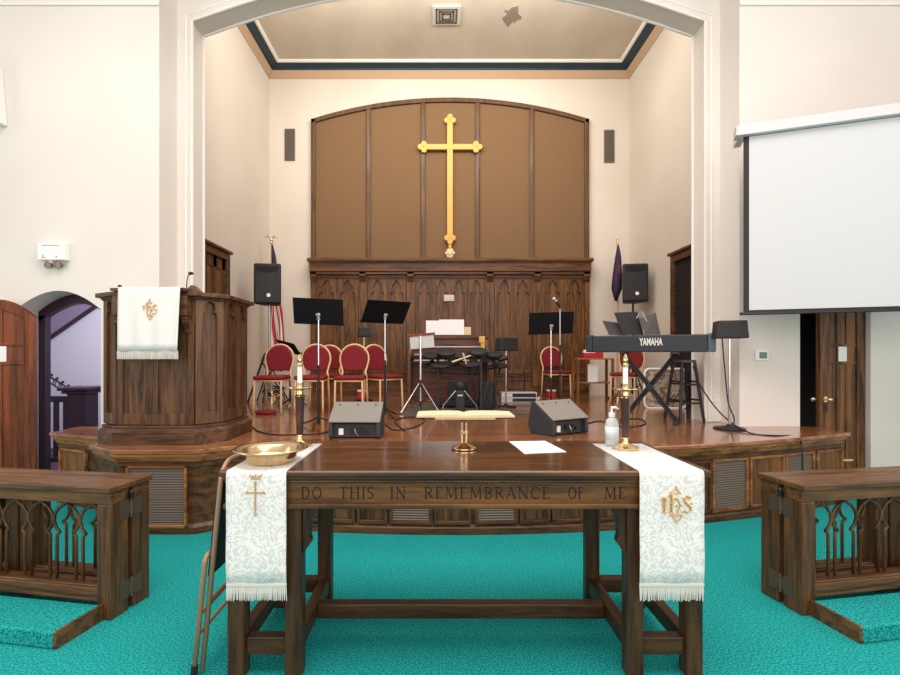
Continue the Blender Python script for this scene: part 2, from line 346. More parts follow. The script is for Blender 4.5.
def lancet_plate(mb, o, u, w, h, hw, s, top, t, base=0):
    """plate w x h standing at o (middle of its foot) with one trefoil opening"""
    half = trefoil(hw, s, top); u = Vector(u)
    for sg in (1, -1):
        poly = [(sg*a, b+base) for a, b in half]+[(0, h), (sg*w/2, h), (sg*w/2, base)]
        if sg < 0: poly = poly[::-1]
        mb.prism(poly, o, u, (0,0,1), t)
    if base: mb.prism([(-w/2,0),(w/2,0),(w/2,base),(-w/2,base)], o, u, (0,0,1), t)
bx = [WL]+[X(p, AB-.05) for p in (363.5, 411, 489.5, 536.5)]+[WR]
for i, (x0, x1) in enumerate(zip(bx, bx[1:])):
    n_ = 4 if i == 2 else 2; sw = .085; pw = (x1-x0-2*sw)/n_
    for k in range(n_):
        mb = MB(); lancet_plate(mb, (x0+sw+pw*(k+.5), AB-.084, 1.05), (1,0,0), pw-.004, 1.68, pw*.36, 1.36, 1.60, (0,.042,0), base=.06); mb.build('arched_panel', WAZ, pan)
    for a_, b_ in ((x0, x0+sw-.004), (x1-sw+.004, x1)): MB().box((a_, AB-.10, STZ+.16), (b_, AB-.04, 2.8)).build('stile', WAZ, pan, bevel=.005)
    MB().box((x0+sw, AB-.098, 2.735), (x1-sw, AB-.04, 2.8)).build('top_stile', WAX, pan, bevel=.004)
for x in bx:
    x = min(max(x, WL+.06), WR-.06)
    MB().prism([(0,2.84),(-.17,2.84),(-.17,2.76),(-.1,2.66),(-.06,2.62),(-.045,2.62),(-.045,2.84)], (x-.055, AB, 0), (0,1,0), (0,0,1), (.11,0,0)).build('corbel', WAX, pan)
# fabric recess with arched top
S0, S1 = Z(121, AB), Z(99.5, AB); rr = ((WR-WL)/2)
def top_z(x, off=0):
    h = S1-S0; r = (rr*rr+h*h)/(2*h); return S1-r+math.sqrt(r*r-(x-WC)**2)-off
n = 36; xx = [WL+(WR-WL)*i/n for i in range(n+1)]
mb = MB(); mb.prism([(WR, 3.06), (WL, 3.06)]+[(x, top_z(x, .03)) for x in xx], (0, AB-.03, 0), (1,0,0), (0,0,1), (0,.029,0)); mb.build('fabric_panels', FABRIC, pan)
mb = MB(); fw = .075
for a, b in zip(xx, xx[1:]): mb.faces([(a,AB-.08,top_z(a,fw)),(b,AB-.08,top_z(b,fw)),(b,AB-.08,top_z(b)),(a,AB-.08,top_z(a)),(a,yb,top_z(a,fw)),(b,yb,top_z(b,fw)),(b,yb,top_z(b)),(a,yb,top_z(a))], [(0,1,2,3),(0,4,5,1),(3,2,6,7)])
mb.box((WL, AB-.08, 3.06), (WL+fw, yb, top_z(WL+fw/2))); mb.box((WR-fw, AB-.08, 3.06), (WR, yb, top_z(WR-fw/2)))
mb.box((WL, AB-.06, 3.06), (WR, AB-.03, 3.10))
mb.build('recess_frame', FRAMEW, pan, bevel=.008)
for px in (368.5, 423, 477.5, 531.5):
    x = X(px, AB-.05); MB().box((x-.04, AB-.07, 3.06), (x+.04, AB-.031, top_z(x, .05))).build('mullion', FRAMEW, pan, bevel=.012)

# ------------------------------------------------------------------ doors of the apse
def apse_door(name, x, y0, y1, sgn):
    zt = 2.80
    o = bpy.data.objects.new(name, None); COL.objects.link(o); struct(o)
    a, b = (x, x+sgn*.06); lo, hi = min(a,b), max(a,b)
    mb = MB().box((lo, y0, STZ), (hi, y0+.1, zt-.1)).box((lo, y1-.1, STZ), (hi, y1, zt-.1)).box((lo, y0, zt-.1), (hi, y1, zt))
    mb.box((min(a,x+sgn*.09), y0-.03, zt), (max(a,x+sgn*.09), y1+.03, zt+.04)); mb.build('door_frame', WX, o, bevel=.008)
    c = x+sgn*.015; MB().box((min(x+sgn*.001,c), y0+.1, STZ), (max(x+sgn*.001,c), y1-.1, zt-.1)).build('door_leaf_or_shade', DOORB if sgn > 0 else DARK, o)  # right side has no leaf; open doorway's darkness put into a dark panel
    if sgn < 0: return
    d = x+sgn*.028; mb = MB(); ym = (y0+y1)/2
    for p, q in ((y0+.1,y0+.19),(ym-.05,ym+.05),(y1-.19,y1-.1)): mb.box((min(c,d), p, STZ), (max(c,d), q, zt-.1))
    mb.box((min(c,d), y0+.1, zt-.25), (max(c,d), y1-.1, zt-.1)); mb.build('door_stiles', WZ, o, bevel=.004)
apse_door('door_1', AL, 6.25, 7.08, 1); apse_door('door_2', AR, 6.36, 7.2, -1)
# ------------------------------------------------------------------ side doors in the front wall, hall behind the left one
def frame_arch(name, x0, x1, y, spr, apx, m):
    c, h = (x0+x1)/2, (x1-x0)/2; mb = MB(); pts = [(x0, 0)]
    n = 16; pts = [(x0+(x1-x0)*i/n, apx-(apx-spr)*abs(((x0+(x1-x0)*i/n)-c)/h)**1.8) for i in range(n+1)]
    for (a, za), (b, zb) in zip(pts, pts[1:]): mb.faces([(a,y,za-.07),(b,y,zb-.07),(b,y,zb+.1),(a,y,za+.1),(a,y+.08,za-.07),(b,y+.08,zb-.07)], [(0,1,2,3),(0,4,5,1)])
    mb.box((x0-.02,y,0),(x0+.07,y+.08,spr)); mb.box((x1-.04,y,0),(x1+.02,y+.08,spr))
    return mb.build(name, m)
struct(frame_arch('door_3_frame', -4.26, -3.405, 5.33, 1.80, 2.0, PURP)); struct(frame_arch('door_4_frame', 3.656, 4.37, 5.33, 1.97, 2.12, DARK))
struct(MB().box((-6.3, 5.66, -.1), (-3.21, 8.2, 0)).build('floor_hall', PFLR))
struct(MB().box((-6.3, 7.4, 0), (-3.21, 7.5, 3.2)).box((-6.4, 5.42, 0), (-6.3, 7.5, 3.2)).build('wall_hall', LAV))
struct(MB().box((-3.21, 5.7, 0), (-3.2, 7.4, 3.2)).build('wall_hall_right', LAV))
# sloping dark band of the stair above, on the hall wall
yy = 7.36
st = MB().prism([(X(40,yy), Z(342,yy)), (X(95,yy), Z(304,yy)), (X(97,yy), Z(306.5,yy)), (X(40,yy), Z(346,yy))], (0,yy,0), (1,0,0), (0,0,1), (0,.035,0)).build('trim_stair_string', PURP); struct(st)
st = MB().prism([(X(20,yy), Z(356,yy)), (X(95,yy), Z(304,yy)), (X(95,yy), 3.2), (X(20,yy), 3.2)], (0,yy+.012,0), (1,0,0), (0,0,1), (0,.025,0)).build('wall_stair_soffit', mat('mauve_stair_shade', (.26,.2,.3), .8)); struct(st)  # flat mauve sheet, shading under the stair put into its colour
struct(MB().box((3.5, 6.4, 0), (5.5, 6.5, 2.6)).box((5.2,5.43,0),(5.3,6.5,2.6)).box((3.5,5.43,2.5),(5.3,6.4,2.6)).box((3.6,5.67,0),(3.62,6.4,2.6)).build('wall_vestibule', mat('dark_vestibule_shade', (.03,.03,.033), .8)))  # darkness of the unlit room put into its wall colour
# hall stair balustrade
b = thing('stair_balustrade', 'dark purple wooden stair railing and newel post seen through the left doorway', 'railing', (X(83,5.9), 5.9, 0))
MB().box((-.11,-.11,0), (.11,.11,Z(393,5.9))).build('newel_post', PURP, b, bevel=.01)
MB().box((-.15,-.15,Z(393,5.9)), (.15,.15,Z(390,5.9))).box((-.18,-.18,Z(390,5.9)), (.18,.18,Z(386.5,5.9))).build('newel_cap', PURP, b, bevel=.012)
MB().box((-.9,-.035,Z(402,5.9)), (-.11,.035,Z(396,5.9))).build('handrail', PURP, b, bevel=.01)
MB().box((-.9,-.035,.12), (-.11,.035,.18)).build('bottom_rail', PURP, b, bevel=.01)
for k in range(6): MB().box((-.2-k*.115-.022,-.02,.18), (-.2-k*.115+.022,.02,Z(401,5.9))).build('baluster', PURP, b)
g = MB()
for a, z in ((0,0),): pass
pts = [(X(46,6.4), 6.4, Z(374,6.4)), (X(60,6.4), 6.4, Z(383,6.4)), (X(74,6.4), 6.4, Z(392,6.4))]
g.tube(pts, .012, 6); g.tube([(p[0],p[1],p[2]-.08) for p in pts], .010, 6)
for k in range(6):
    x = pts[0][0]+(pts[2][0]-pts[0][0])*k/5; z = pts[0][2]+(pts[2][2]-pts[0][2])*k/5
    g.tube([(x+.03*math.cos(t*PI/4), 6.4, z-.04+.04*math.sin(t*PI/4)) for t in range(8)], .007, 5, closed=True); g.sphere((x,6.4,z+.035), .018, seg=8)
g.cyl((pts[0][0],6.4,pts[0][2]),(pts[0][0],6.4,0),.012); g.cyl((pts[2][0],6.4,pts[2][2]),(pts[2][0],6.4,0),.012)
tag(g.build('iron_railing', PURP), 'dark scrolled iron railing sloping behind the newel post in the hall', 'railing')
# left door leaf (open into the nave)
def arched_leaf(root, wd, spr, apx, m, split, win=True):
    c = wd/2; n = 18; top = lambda x: apx-(apx-spr)*abs((x-c)/c)**1.8
    poly = [(0,0),(wd,0)]+[(wd-wd*i/n, top(wd-wd*i/n)) for i in range(n+1)]
    lf = MB().prism([(a,b+.015) for a,b in poly], (0,0,0), (1,0,0), (0,0,1), (0,.04,0)).build('door_leaf_or_shade', m, root)
    mb = MB(); s = .09
    mb.prism([(0,.015),(s,.015),(s,top(s)),(0,top(0))], (0,-.014,0), (1,0,0), (0,0,1), (0,.014,0)); mb.prism([(wd-s,.015),(wd,.015),(wd,top(wd)),(wd-s,top(wd-s))], (0,-.014,0), (1,0,0), (0,0,1), (0,.014,0))
    mb.box((s,-.014,.015), (wd-s,0,.18))
    for i in range(n):
        a, b2 = s+(wd-2*s)*i/n, s+(wd-2*s)*(i+1)/n; mb.prism([(a,top(a)-s),(b2,top(b2)-s),(b2,top(b2)),(a,top(a))], (0,-.014,0), (1,0,0), (0,0,1), (0,.014,0))
    for k in range(1, split): x = s+(wd-2*s)*k/split; mb.box((x-.012,-.012,.18), (x+.012,0,top(x)-.05))
    mb.box((s,-.014,1.47), (wd-s,0,1.495)).box((s,-.014,1.285), (wd-s,0,1.31)); mb.build('door_stiles', m, root, bevel=.004)
    MB().box((wd/2-.045,-.013,1.315), (wd/2+.045,-.001,1.465)).build('door_pane', SHELLW, root)
    return top
dl = thing('arched_door', 'red-brown arched wooden door standing open at the far left', 'door', (-4.53, 4.797, 0), math.atan2(.2,.72))
arched_leaf(dl, .57, 1.74, 1.905, DOORR, 2)
dr = thing('arched_door', 'brown arched door with brass knobs below the projection screen', 'door', (3.875, 5.085, 0), math.atan2(.03,.48))
arched_leaf(dr, .485, 1.90, 2.05, DOORB, 3)
k = MB(); k.lathe([(.0,-.075),(.018,-.072),(.027,-.058),(.022,-.04),(.01,-.03),(.01,-.014),(.024,-.014),(.024,-.008)], (.055,0,1.02-.0), 14, 'y')
k = MB(); k.cyl((.055,-.02,.93),(.055,-.055,.93),.009); k.sphere((.055,-.07,.93), .026); k.cyl((.055,-.02,.93),(.055,-.012,.93),.03); k.build('door_knob', BRASS, dr, smooth=True)
MB().box((.035,-.018,.80), (.075,-.0141,.9)).build('escutcheon', BLACK, dr)
k = MB(); k.cyl((-.005,.02,.93),(-.04,.02,.93),.008); k.sphere((-.05,.02,.93), .024); k.build('door_knob', BRASS, dr, smooth=True)
MB().box((.12,-.018,.30), (.35,-.0141,.32)).build('kick_glint_strip', PAGES, dr)  # kickplate glint put into the cream colour of this strip

# ------------------------------------------------------------------ text helper and serif letters
def text_mesh(name, s, size, m, parent, loc, rot, ext=.001, label=None, sx=1):
    c = bpy.data.curves.new(name, 'FONT'); c.body = s; c.size = size; c.extrude = ext; c.align_x = 'CENTER'; c.align_y = 'CENTER'; c.resolution_u = 3; c.offset = size*.03
    t = bpy.data.objects.new(name+'_tmp', c); COL.objects.link(t); bpy.context.view_layer.update()
    me = bpy.data.meshes.new_from_object(t.evaluated_get(bpy.context.evaluated_depsgraph_get())); bpy.data.objects.remove(t)
    me.name = name; o = bpy.data.objects.new(name, me); COL.objects.link(o); me.materials.clear(); me.materials.append(m)
    o.parent = parent; o.location = loc; o.rotation_euler = rot; o.scale = (sx,1,1)
    return o
K, T = .13, .06   # thick and thin strokes
def _arc(cx, cy, rx, ry, a0, a1, wd, n=9):
    p = [(cx+rx*math.cos(R(a0+(a1-a0)*i/n)), cy+ry*math.sin(R(a0+(a1-a0)*i/n))) for i in range(n+1)]
    return [(p[i][0], p[i][1], p[i+1][0], p[i+1][1], wd) for i in range(n)]
def sf(x, y): return (x-.11, y, x+.11, y, .05)
LET = {
 'I': (.3, [(.15,0,.15,1,K), sf(.15,.02), sf(.15,.98)]),
 'T': (.72, [(.36,0,.36,1,K), sf(.36,.02), (.03,.97,.69,.97,T), (.04,.97,.04,.82,.04), (.68,.97,.68,.82,.04)]),
 'H': (.85, [(.15,0,.15,1,K), (.7,0,.7,1,K), (.15,.52,.7,.52,T)]+[sf(a,b) for a in (.15,.7) for b in (.02,.98)]),
 'E': (.62, [(.15,0,.15,1,K), (.05,.97,.56,.97,T), (.15,.52,.46,.52,T), (.05,.03,.58,.03,T), (.56,.97,.56,.84,.04), (.58,.03,.58,.18,.04)]),
 'F': (.6, [(.15,0,.15,1,K), (.05,.97,.56,.97,T), (.15,.52,.46,.52,T), sf(.15,.02), (.56,.97,.56,.84,.04)]),
 'N': (.86, [(.15,0,.15,1,T), (.72,0,.72,1,T), (.12,1,.72,.02,K), sf(.15,.02), sf(.72,.98), (.03,.98,.14,.98,.05)]),
 'M': (1.05, [(.14,0,.2,1,T), (.9,0,.86,1,K), (.2,1,.52,.1,K), (.52,.1,.86,1,T), sf(.14,.02), sf(.9,.02)]),
 'A': (.82, [(.1,0,.41,1,T), (.41,1,.73,0,K), (.22,.36,.6,.36,T), sf(.1,.02), sf(.73,.02)]),
 'D': (.82, [(.15,0,.15,1,K), (.05,.97,.36,.97,T), (.05,.03,.36,.03,T)]+_arc(.34,.5,.36,.47,-90,90,.1)),
 'O': (.9, _arc(.45,.5,.36,.47,0,360,.1,18)),
 'C': (.8, _arc(.45,.5,.36,.47,50,310,.1,14)+[(.7,.84,.7,.68,.04)]),
 'R': (.75, [(.15,0,.15,1,K), (.05,.97,.36,.97,T), (.15,.5,.36,.5,T), (.34,.5,.68,.02,K), sf(.15,.02)]+_arc(.34,.735,.24,.235,-90,90,.1)),
 'B': (.7, [(.15,0,.15,1,K), (.05,.97,.32,.97,T), (.15,.52,.34,.52,T), (.05,.03,.34,.03,T)]+_arc(.32,.745,.21,.225,-90,90,.1)+_arc(.33,.275,.26,.245,-90,90,.1)),
 'S': (.58, _arc(.29,.745,.2,.225,40,270,.1,9)+_arc(.29,.275,.22,.245,90,-140,.1,9)),
}
def letters(mb, s, x0, x1, z, h, y, t=.0015):
    gap = .13; word = .85; tot = sum(word if c == ' ' else LET[c][0]+gap for c in s)-gap; k = (x1-x0)/tot; x = x0
    for c in s:
        if c == ' ': x += word*k; continue
        for a, b, a2, b2, wd in LET[c][1]:
            p = Vector((x+a*k, z+b*h)); q = Vector((x+a2*k, z+b2*h)); u = (q-p)
            if u.length < 1e-6: continue
            u.normalize(); nn = Vector((-u.y, u.x))*wd*h*.5; e = u*.0004
            mb.prism([tuple(p-nn-e), tuple(q-nn+e), tuple(q+nn+e), tuple(p+nn-e)], (0,y,0), (1,0,0), (0,0,1), (0,-t,0))
        x += (LET[c][0]+gap)*k

# ------------------------------------------------------------------ communion table
TZ = .894; TY0, TY1 = 2.095, 2.826; TL, TR = -.92, 1.148
tb = thing('communion_table', 'long dark wooden communion table with carved inscription in the centre foreground', 'table', (XC, 2.46, 0))
def L(mb): mb.M = Matrix.Translation((-XC, -2.46, 0)); return mb
L(MB()).box((TL,TY0,TZ-.028), (TR,TY1,TZ)).build('tabletop', TOPM, tb, bevel=.008, seg=3)
L(MB()).box((TL+.012,TY0+.012,TZ-.044), (TR-.012,TY1-.012,TZ-.028)).build('top_moulding', TBX, tb, bevel=.006)
ap = L(MB()).box((TL+.02,2.125,.742), (TR-.02,2.15,TZ-.044)).box((TL+.02,2.775,.742), (TR-.02,2.80,TZ-.044)).box((TL+.02,2.15,.742),(TL+.045,2.775,TZ-.044)).box((TR-.045,2.15,.742),(TR-.02,2.775,TZ-.044)).build('apron', FRZ, tb)
L(MB()).box((TL+.012,2.108,.728), (TR-.012,2.14,.752)).box((TL+.015,2.114,TZ-.056), (TR-.015,2.13,TZ-.044)).build('apron_moulding', FRZ, tb, bevel=.007)
for w_, a, b in (('DO',301,322),('THIS',339,374),('IN',390,406),('REMEMBRANCE',424,550),('OF',568,584),('ME',604,626)):
    mb = L(MB()); letters(mb, w_, X(a,2.124), X(b,2.124), Z(498.8,2.124), .050, 2.1249, .001)
    mb.build('inscription_word', LETSHADE, ap, label='carved serif word '+w_)
LX = [(-.903,-.827), (-.657,-.583), (.808,.882), (1.06,1.135)]
for a, b in LX:
    for y in (2.135, 2.72): L(MB()).box((a,y,0), (b,y+.076,.742)).build('leg', TBZ, tb, bevel=.01, seg=2)
for i, (a, b) in enumerate(LX):
    c = (a+b)/2; L(MB()).box((c-.027,2.211,.085), (c+.027,2.72,.16)).build('side_stretcher', TBY, tb, bevel=.006)
for (a, b) in ((LX[0][1], LX[1][0]), (LX[2][1], LX[3][0])):
    for y in (2.155, 2.72): L(MB()).box((a,y,.086), (b,y+.055,.163)).build('end_stretcher', TBX, tb, bevel=.006)
L(MB()).box((-.593,2.455,.083), (.818,2.515,.155)).build('long_stretcher', TBX, tb, bevel=.006)
for sx, x in ((1, LX[1][1]), (-1, LX[2][0])):
    for y in (2.15, 2.735):
        pr = [(0,.742),(.12,.742),(.118,.735),(.085,.728),(.06,.715),(.045,.695),(.036,.665),(.03,.63),(.03,.60),(.036,.585),(.036,.572),(.024,.556),(.012,.548),(.010,.535),(0,.525)]
        L(MB()).prism([(sx*a, b) for a, b in pr], (x,y,0), (1,0,0), (0,0,1), (0,.045,0)).build('bracket', TBZ, tb, bevel=.004)
# ------------------------------------------------------------------ runners
def runner(x0, x1, name_label, emb):
    r = thing('table_runner', name_label, 'table runner', ((x0+x1)/2, TY0, TZ), 0); hw = (x1-x0)/2; e = .0012
    drop = .475
    prof = [(.635,e),(0.004,e),(-.005,-.006),(-.007,-.02)]+[(-.007-.004*math.sin(k*1.3)*k/8, -.02-(drop-.02)*k/8) for k in range(1,9)]
    mb = MB(); n = 10
    for k in range(len(prof)-1):
        for i in range(n):
            a, b = -hw+2*hw*i/n, -hw+2*hw*(i+1)/n
            wv = lambda x, q: q[0]-(.004*math.sin(x*40+1)*max(0,-q[1]) if q[1] < -.03 else 0)
            p, q = prof[k], prof[k+1]
            mb.faces([(a,wv(a,p),p[1]),(b,wv(b,p),p[1]),(b,wv(b,q),q[1]),(a,wv(a,q),q[1])], [(0,1,2,3)])
    o = mb.build('cloth', BROC, r, smooth='all'); s = o.modifiers.new('thick', 'SOLIDIFY'); s.thickness = .0022; s.offset = 0
    mb = MB(); y = prof[-1][0]
    mb.box((-hw,y-.004,-drop-.004), (hw,y+.003,-drop+.006)); mb.build('hem', FRINGE, r)
    mb = MB(); m = 58
    for i in range(m):
        x = -hw+.002+(2*hw-.004)*i/(m-1); j = random.uniform(-.0025,.0025); l = .066+random.uniform(-.005,.004)
        mb.tube([(x,y,-drop),(x+j*.5,y-.002,-drop-l*.5),(x+j,y+random.uniform(-.003,.003),-drop-l)], [.0021,.0023,.0015], 4)
    mb.build('fringe', FRINGE, r, kind='stuff'); emb(r, hw); return r
def strip(mb, pts, r): mb.tube(pts, r, 6)
def emb_cross(r, hw):
    y = -.012; c = 0; s = 2.1/500
    mb = MB(); P = lambda px, py: ((px-257.5)*s, y, -(py-472)*s)
    for a in (-.0018, .0018): mb.tube([(P(257,484)[0]+a,y,P(0,484)[2]), (P(257,513)[0]+a,y,P(0,513)[2])], .0021, 6)
    for a in (-.0018, .0018): mb.tube([(P(250,0)[0],y,P(0,493)[2]+a), (P(264.5,0)[0],y,P(0,493)[2]+a)], .0021, 6)
    for px, py, dx, dy in ((249,493,1,0),(265.5,493,-1,0),(257,483,0,-1),(257,514.5,0,1)):
        for t in (-1,0,1):
            a = P(px,py); ux, uz = -dx, -dy
            tip = (a[0]+(ux*.007 if t == 0 else uz*t*.006), y, a[2]+(uz*.007 if t == 0 else ux*t*.006))
            mb.tube([a, tip], [.002,.003], 6)
    for k in range(5): px = 251.5+k*3; mb.tube([P(254+k*1.75,479), P(px,474.5+(1.2 if k%2 else 0))], [.0022,.003], 6)
    mb.tube([P(253,479.5), P(262,479.5)], .0024, 6)
    mb.build('embroidered_cross', WTHREAD, r, label='embroidered gold cross under a small crown')
def ihs(mb, P, y, th):
    def tb_(pts, r=th): mb.tube([P(a, b) for a, b in pts], r, 6)
    def dot(a, b, r=th*1.7): mb.sphere(P(a, b), r, seg=8)
    for o in (-.045, .045):
        tb_([(-.62+o,.45),(-.62+o,-.45)]); tb_([(-.20+o,.7),(-.20+o,-.45)])
    for x in (-.62,):
        for yy_ in (.48,-.48): tb_([(x-.14,yy_),(x+.14,yy_)])
        tb_([(x-.17,0),(x+.17,0)]); dot(x-.16,.3); dot(x+.16,.3)
    tb_([(-.34,-.48),(-.06,-.48)]); tb_([(-.34,.1),(-.06,.1)])
    tb_([(-.34,.62),(-.2,.85),(-.05,.95),(.08,1.15),(.2,.95),(.28,.8),(.1,.72),(-.05,.78)]); dot(.09,1.2); dot(-.36,.6); dot(.3,.8)
    for o in (0,.08): tb_([(-.12,.28+o*.3),(.05,.40+o),(.2,.30+o),(.28,.05),(.26,-.2),(.16,-.45),(.1,-.62)])
    tb_([(-.18,-.68),(0,-.62),(.1,-.75),(.3,-.62),(.38,-.8),(.25,-.98),(.08,-1.05),(-.02,-.9),(-.18,-.68)]); dot(.08,-1.12); dot(-.2,-.66); dot(.4,-.68); dot(.4,0); dot(.12,-.05)
    S_ = [(.86,.42),(.72,.5),(.58,.42),(.52,.25),(.62,.1),(.78,-.05),(.90,-.2),(.88,-.4),(.72,-.5),(.55,-.46),(.48,-.4)]
    tb_(S_); tb_([(a+.07,b+.05) for a, b in S_]); dot(.9,.5); dot(.99,.1); dot(.47,-.42); dot(.5,.45); dot(.7,.6)
def emb_ihs(r, hw):
    mb = MB(); s = 2.1/500; c = (673.8-(639.5+703.5)/2)*s
    ihs(mb, lambda a, b: (c+a*.072, -.0115, -.140+b*.064), 0, .0026); mb.build('embroidered_monogram', GTHREAD, r, label='embroidered gold IHS monogram')
runner(-.885, -.634, 'white brocade runner with crown and cross, hanging under the brass bowl', emb_cross)
runner(.842, 1.112, 'white brocade runner with gold IHS monogram, hanging at the right table end', emb_ihs)
# ------------------------------------------------------------------ things on the table
bw = thing('brass_bowl', 'wide-rimmed brass offering bowl on the left end of the table', 'bowl', (-.75, 2.245, TZ+.0035))
MB().lathe([(0,0),(.07,0),(.095,.006),(.112,.03),(.118,.052),(.155,.060),(.163,.064),(.164,.068),(.158,.070),(.120,.062),(.112,.056),(.104,.03),(.088,.012),(0,.009)], seg=56).build('bowl_body', BRASS, bw, smooth='all')
def candle(loc, label, grp=None):
    c = thing('candlestick', label, 'candlestick', loc)
    MB().lathe([(0,0),(.064,0),(.066,.005),(.066,.010),(.045,.018),(.022,.026),(.014,.035),(.012,.05),(.019,.054),(.013,.06)], seg=32).build('base', BRASS, c, smooth=True)
    MB().lathe([(.0175,.06),(.021,.15),(.026,.262),(.0,.262)], seg=6).build('shaft', mat('dark_shaft_wood', (.045,.015,.012), .25, coat=.5) if 'dark_shaft_wood' not in bpy.data.materials else bpy.data.materials['dark_shaft_wood'], c, smooth=True)
    MB().lathe([(.028,.262),(.03,.268),(.016,.274),(.014,.292),(.018,.297),(.06,.303),(.068,.309),(.067,.312),(.02,.308),(.016,.312),(.017,.335),(.0,.335)], seg=32).build('drip_pan', BRASS, c, smooth=True)
    MB().lathe([(.0125,.325),(.0125,.425),(.0,.425)], seg=20).build('candle', CWAX, c, smooth=True)
    MB().lathe([(.015,.42),(.016,.435),(.011,.44),(.012,.452),(.0155,.456),(.012,.462),(.009,.475),(.004,.488),(0,.488)], seg=16).build('follower', BRASS, c, smooth=True)
candle((-.735, 2.66, TZ+.0035), 'brass and dark wood candlestick behind the brass bowl')
candle((.965, 2.575, TZ+.0035), 'brass and dark wood candlestick beside the sanitizer bottle')
bo = thing('sanitizer_bottle', 'clear pump bottle of hand sanitizer on the right runner', 'bottle', (X(611.5,2.69), 2.685, TZ+.004))
MB().lathe([(0,0),(.032,0),(.035,.006),(.035,.11),(.028,.135),(.014,.146),(.014,.155),(0,.155)], seg=24).build('bottle_body', BOTL, bo, smooth=True)
MB().lathe([(.0353,.03),(.0353,.10)], seg=24).build('paper_label', mat('pale_label', (.62,.74,.75), .5), bo, smooth='all')
MB().lathe([(.016,.150),(.017,.172),(.006,.174),(.006,.195),(0,.195)], seg=16).tube([(-.004,0,.199),(.02,0,.20),(.036,-.0,.192)], [.008,.006,.004], 8).build('pump', SHELLW, bo, smooth=True)
pz = TZ+.0008
pp = MB().prism([(X(509,2.80),2.80),(X(524.5,2.455),2.455),(X(566.5,2.50),2.50),(X(545,2.82),2.82)], (0,0,pz), (1,0,0), (0,1,0), (0,0,.0012)).build('paper_sheet', PAPER); tag(pp, 'loose white sheet of paper lying on the table', 'paper')
bs = thing('book_stand', 'brass book stand holding an open book at the middle of the table', 'book stand', (X(464,2.59), 2.585, TZ+.0005))
MB().lathe([(0,0),(.062,0),(.066,.004),(.066,.010),(.058,.014),(.035,.024),(.018,.034),(.0,.036)], seg=40).build('base', BRASS, bs, smooth=True)
mb = MB()
for sx in (-.011, .011): mb.cyl((sx,0,.03),(sx,0,.145),.0062)
mb.lathe([(0,.082),(.022,.082),(.022,.092),(0,.092)]); mb.lathe([(0,.14),(.02,.14),(.024,.150),(.012,.162),(0,.165)]); mb.build('stem', BRASS, bs, smooth=True)
TI = R(0)
def tilt(mb): mb.M = Matrix.Translation((0,0,.168)) @ Matrix.Rotation(TI, 4, 'X'); return mb
tilt(MB()).box((-.15,-.10,-.004),(.15,.10,.001)).box((-.15,-.118,-.004),(.15,-.112,.008)).build('rest', BRASS, bs, bevel=.002)
bk = thing('open_book', 'open book with cream pages lying on the brass stand', 'book', (X(464.5,2.59), 2.585, TZ+.0005+.1695)); bk.rotation_euler = (TI,0,0)
MB().box((-.252,-.11,.0005), (.252,.098,.005)).build('cover', LEATH, bk)
for sg in (1,-1):
    pr = [(0,.006),(.245,.006),(.243,.015),(.18,.018),(.09,.019),(.03,.018),(.008,.013),(0,.010)]
    MB().prism([(sg*a,b) for a,b in pr], (0,-.106,0), (1,0,0), (0,0,1), (0,.20,0)).build('pages', PAGES, bk)
# folding chair leaning on the table end
fc = thing('folding_chair', 'folded beige steel chair with dark seat leaning on the left table end', 'chair', (-1.035, 2.37, .012), rot=(0, R(5.6), 0))
def rr_path(hu, v0, v1, rad, w, closed=False):
    return [(w,-hu,v0)]+[(w, -hu+rad-rad*math.cos(R(a)), v1-rad+rad*math.sin(R(a))) for a in range(0,91,15)]+[(w, hu-rad+rad*math.sin(R(a)), v1-rad+rad*math.cos(R(a))) for a in range(0,91,15)]+[(w,hu,v0)]
MB().tube(rr_path(.20, 0, .905, .08, .012), .011, 10).build('back_frame', BEIGE, fc, smooth='all')
MB().tube(rr_path(.215, -.01, .50, .03, -.016), .011, 10).build('leg_frame', BEIGE, fc, smooth='all')
mb = MB()
for v in (.16, .25): mb.cyl((-.016,-.215,v),(-.016,.215,v),.009)
mb.cyl((.012,-.2,.3),(.012,.2,.3),.009); mb.build('crossbar', BEIGE, fc, smooth=True)
MB().box((-.012,-.19,.40),(.004,.19,.78)).build('seat', mat('dark_brown_vinyl', (.02,.013,.012), .5), fc, bevel=.007)
MB().box((.006,-.18,.70),(.018,.18,.86)).build('backrest', bpy.data.materials['dark_brown_vinyl'], fc, bevel=.005)
for u in (-.215,.215): MB().cyl((-.016,u,-.011),(-.016,u,.03),.014).build('foot_cap', RUBB, fc)

# ------------------------------------------------------------------ communion rails
TA = R(10.0)
def tracery(mb, x0, x1, z0, z1, y, r=.0088):
    n = max(1, round((x1-x0)/.166)); p = (x1-x0)/n
    for i in range(n):
        c = x0+p*(i+.5); h = p/2
        for sg in (1,-1):
            pts = [(c+sg*h*.74, z0), (c+sg*h*.74, z0+(z1-z0)*.50), (c+sg*h*.72, z0+(z1-z0)*.545), (c+sg*h*.50, z0+(z1-z0)*.575)]
            mb.tube([(a,y,b) for a,b in pts], r, 6)
            up = [(c+sg*h*.50, z0+(z1-z0)*.575), (c+sg*h*.80, z0+(z1-z0)*.63), (c+sg*h*.97, z0+(z1-z0)*.72), (c+sg*h*.90, z0+(z1-z0)*.80), (c+sg*h*.6, z0+(z1-z0)*.88), (c+sg*h*.22, z0+(z1-z0)*.925), (c, z0+(z1-z0)*.965)]
            mb.tube([(a,y,b) for a,b in up], r, 6)
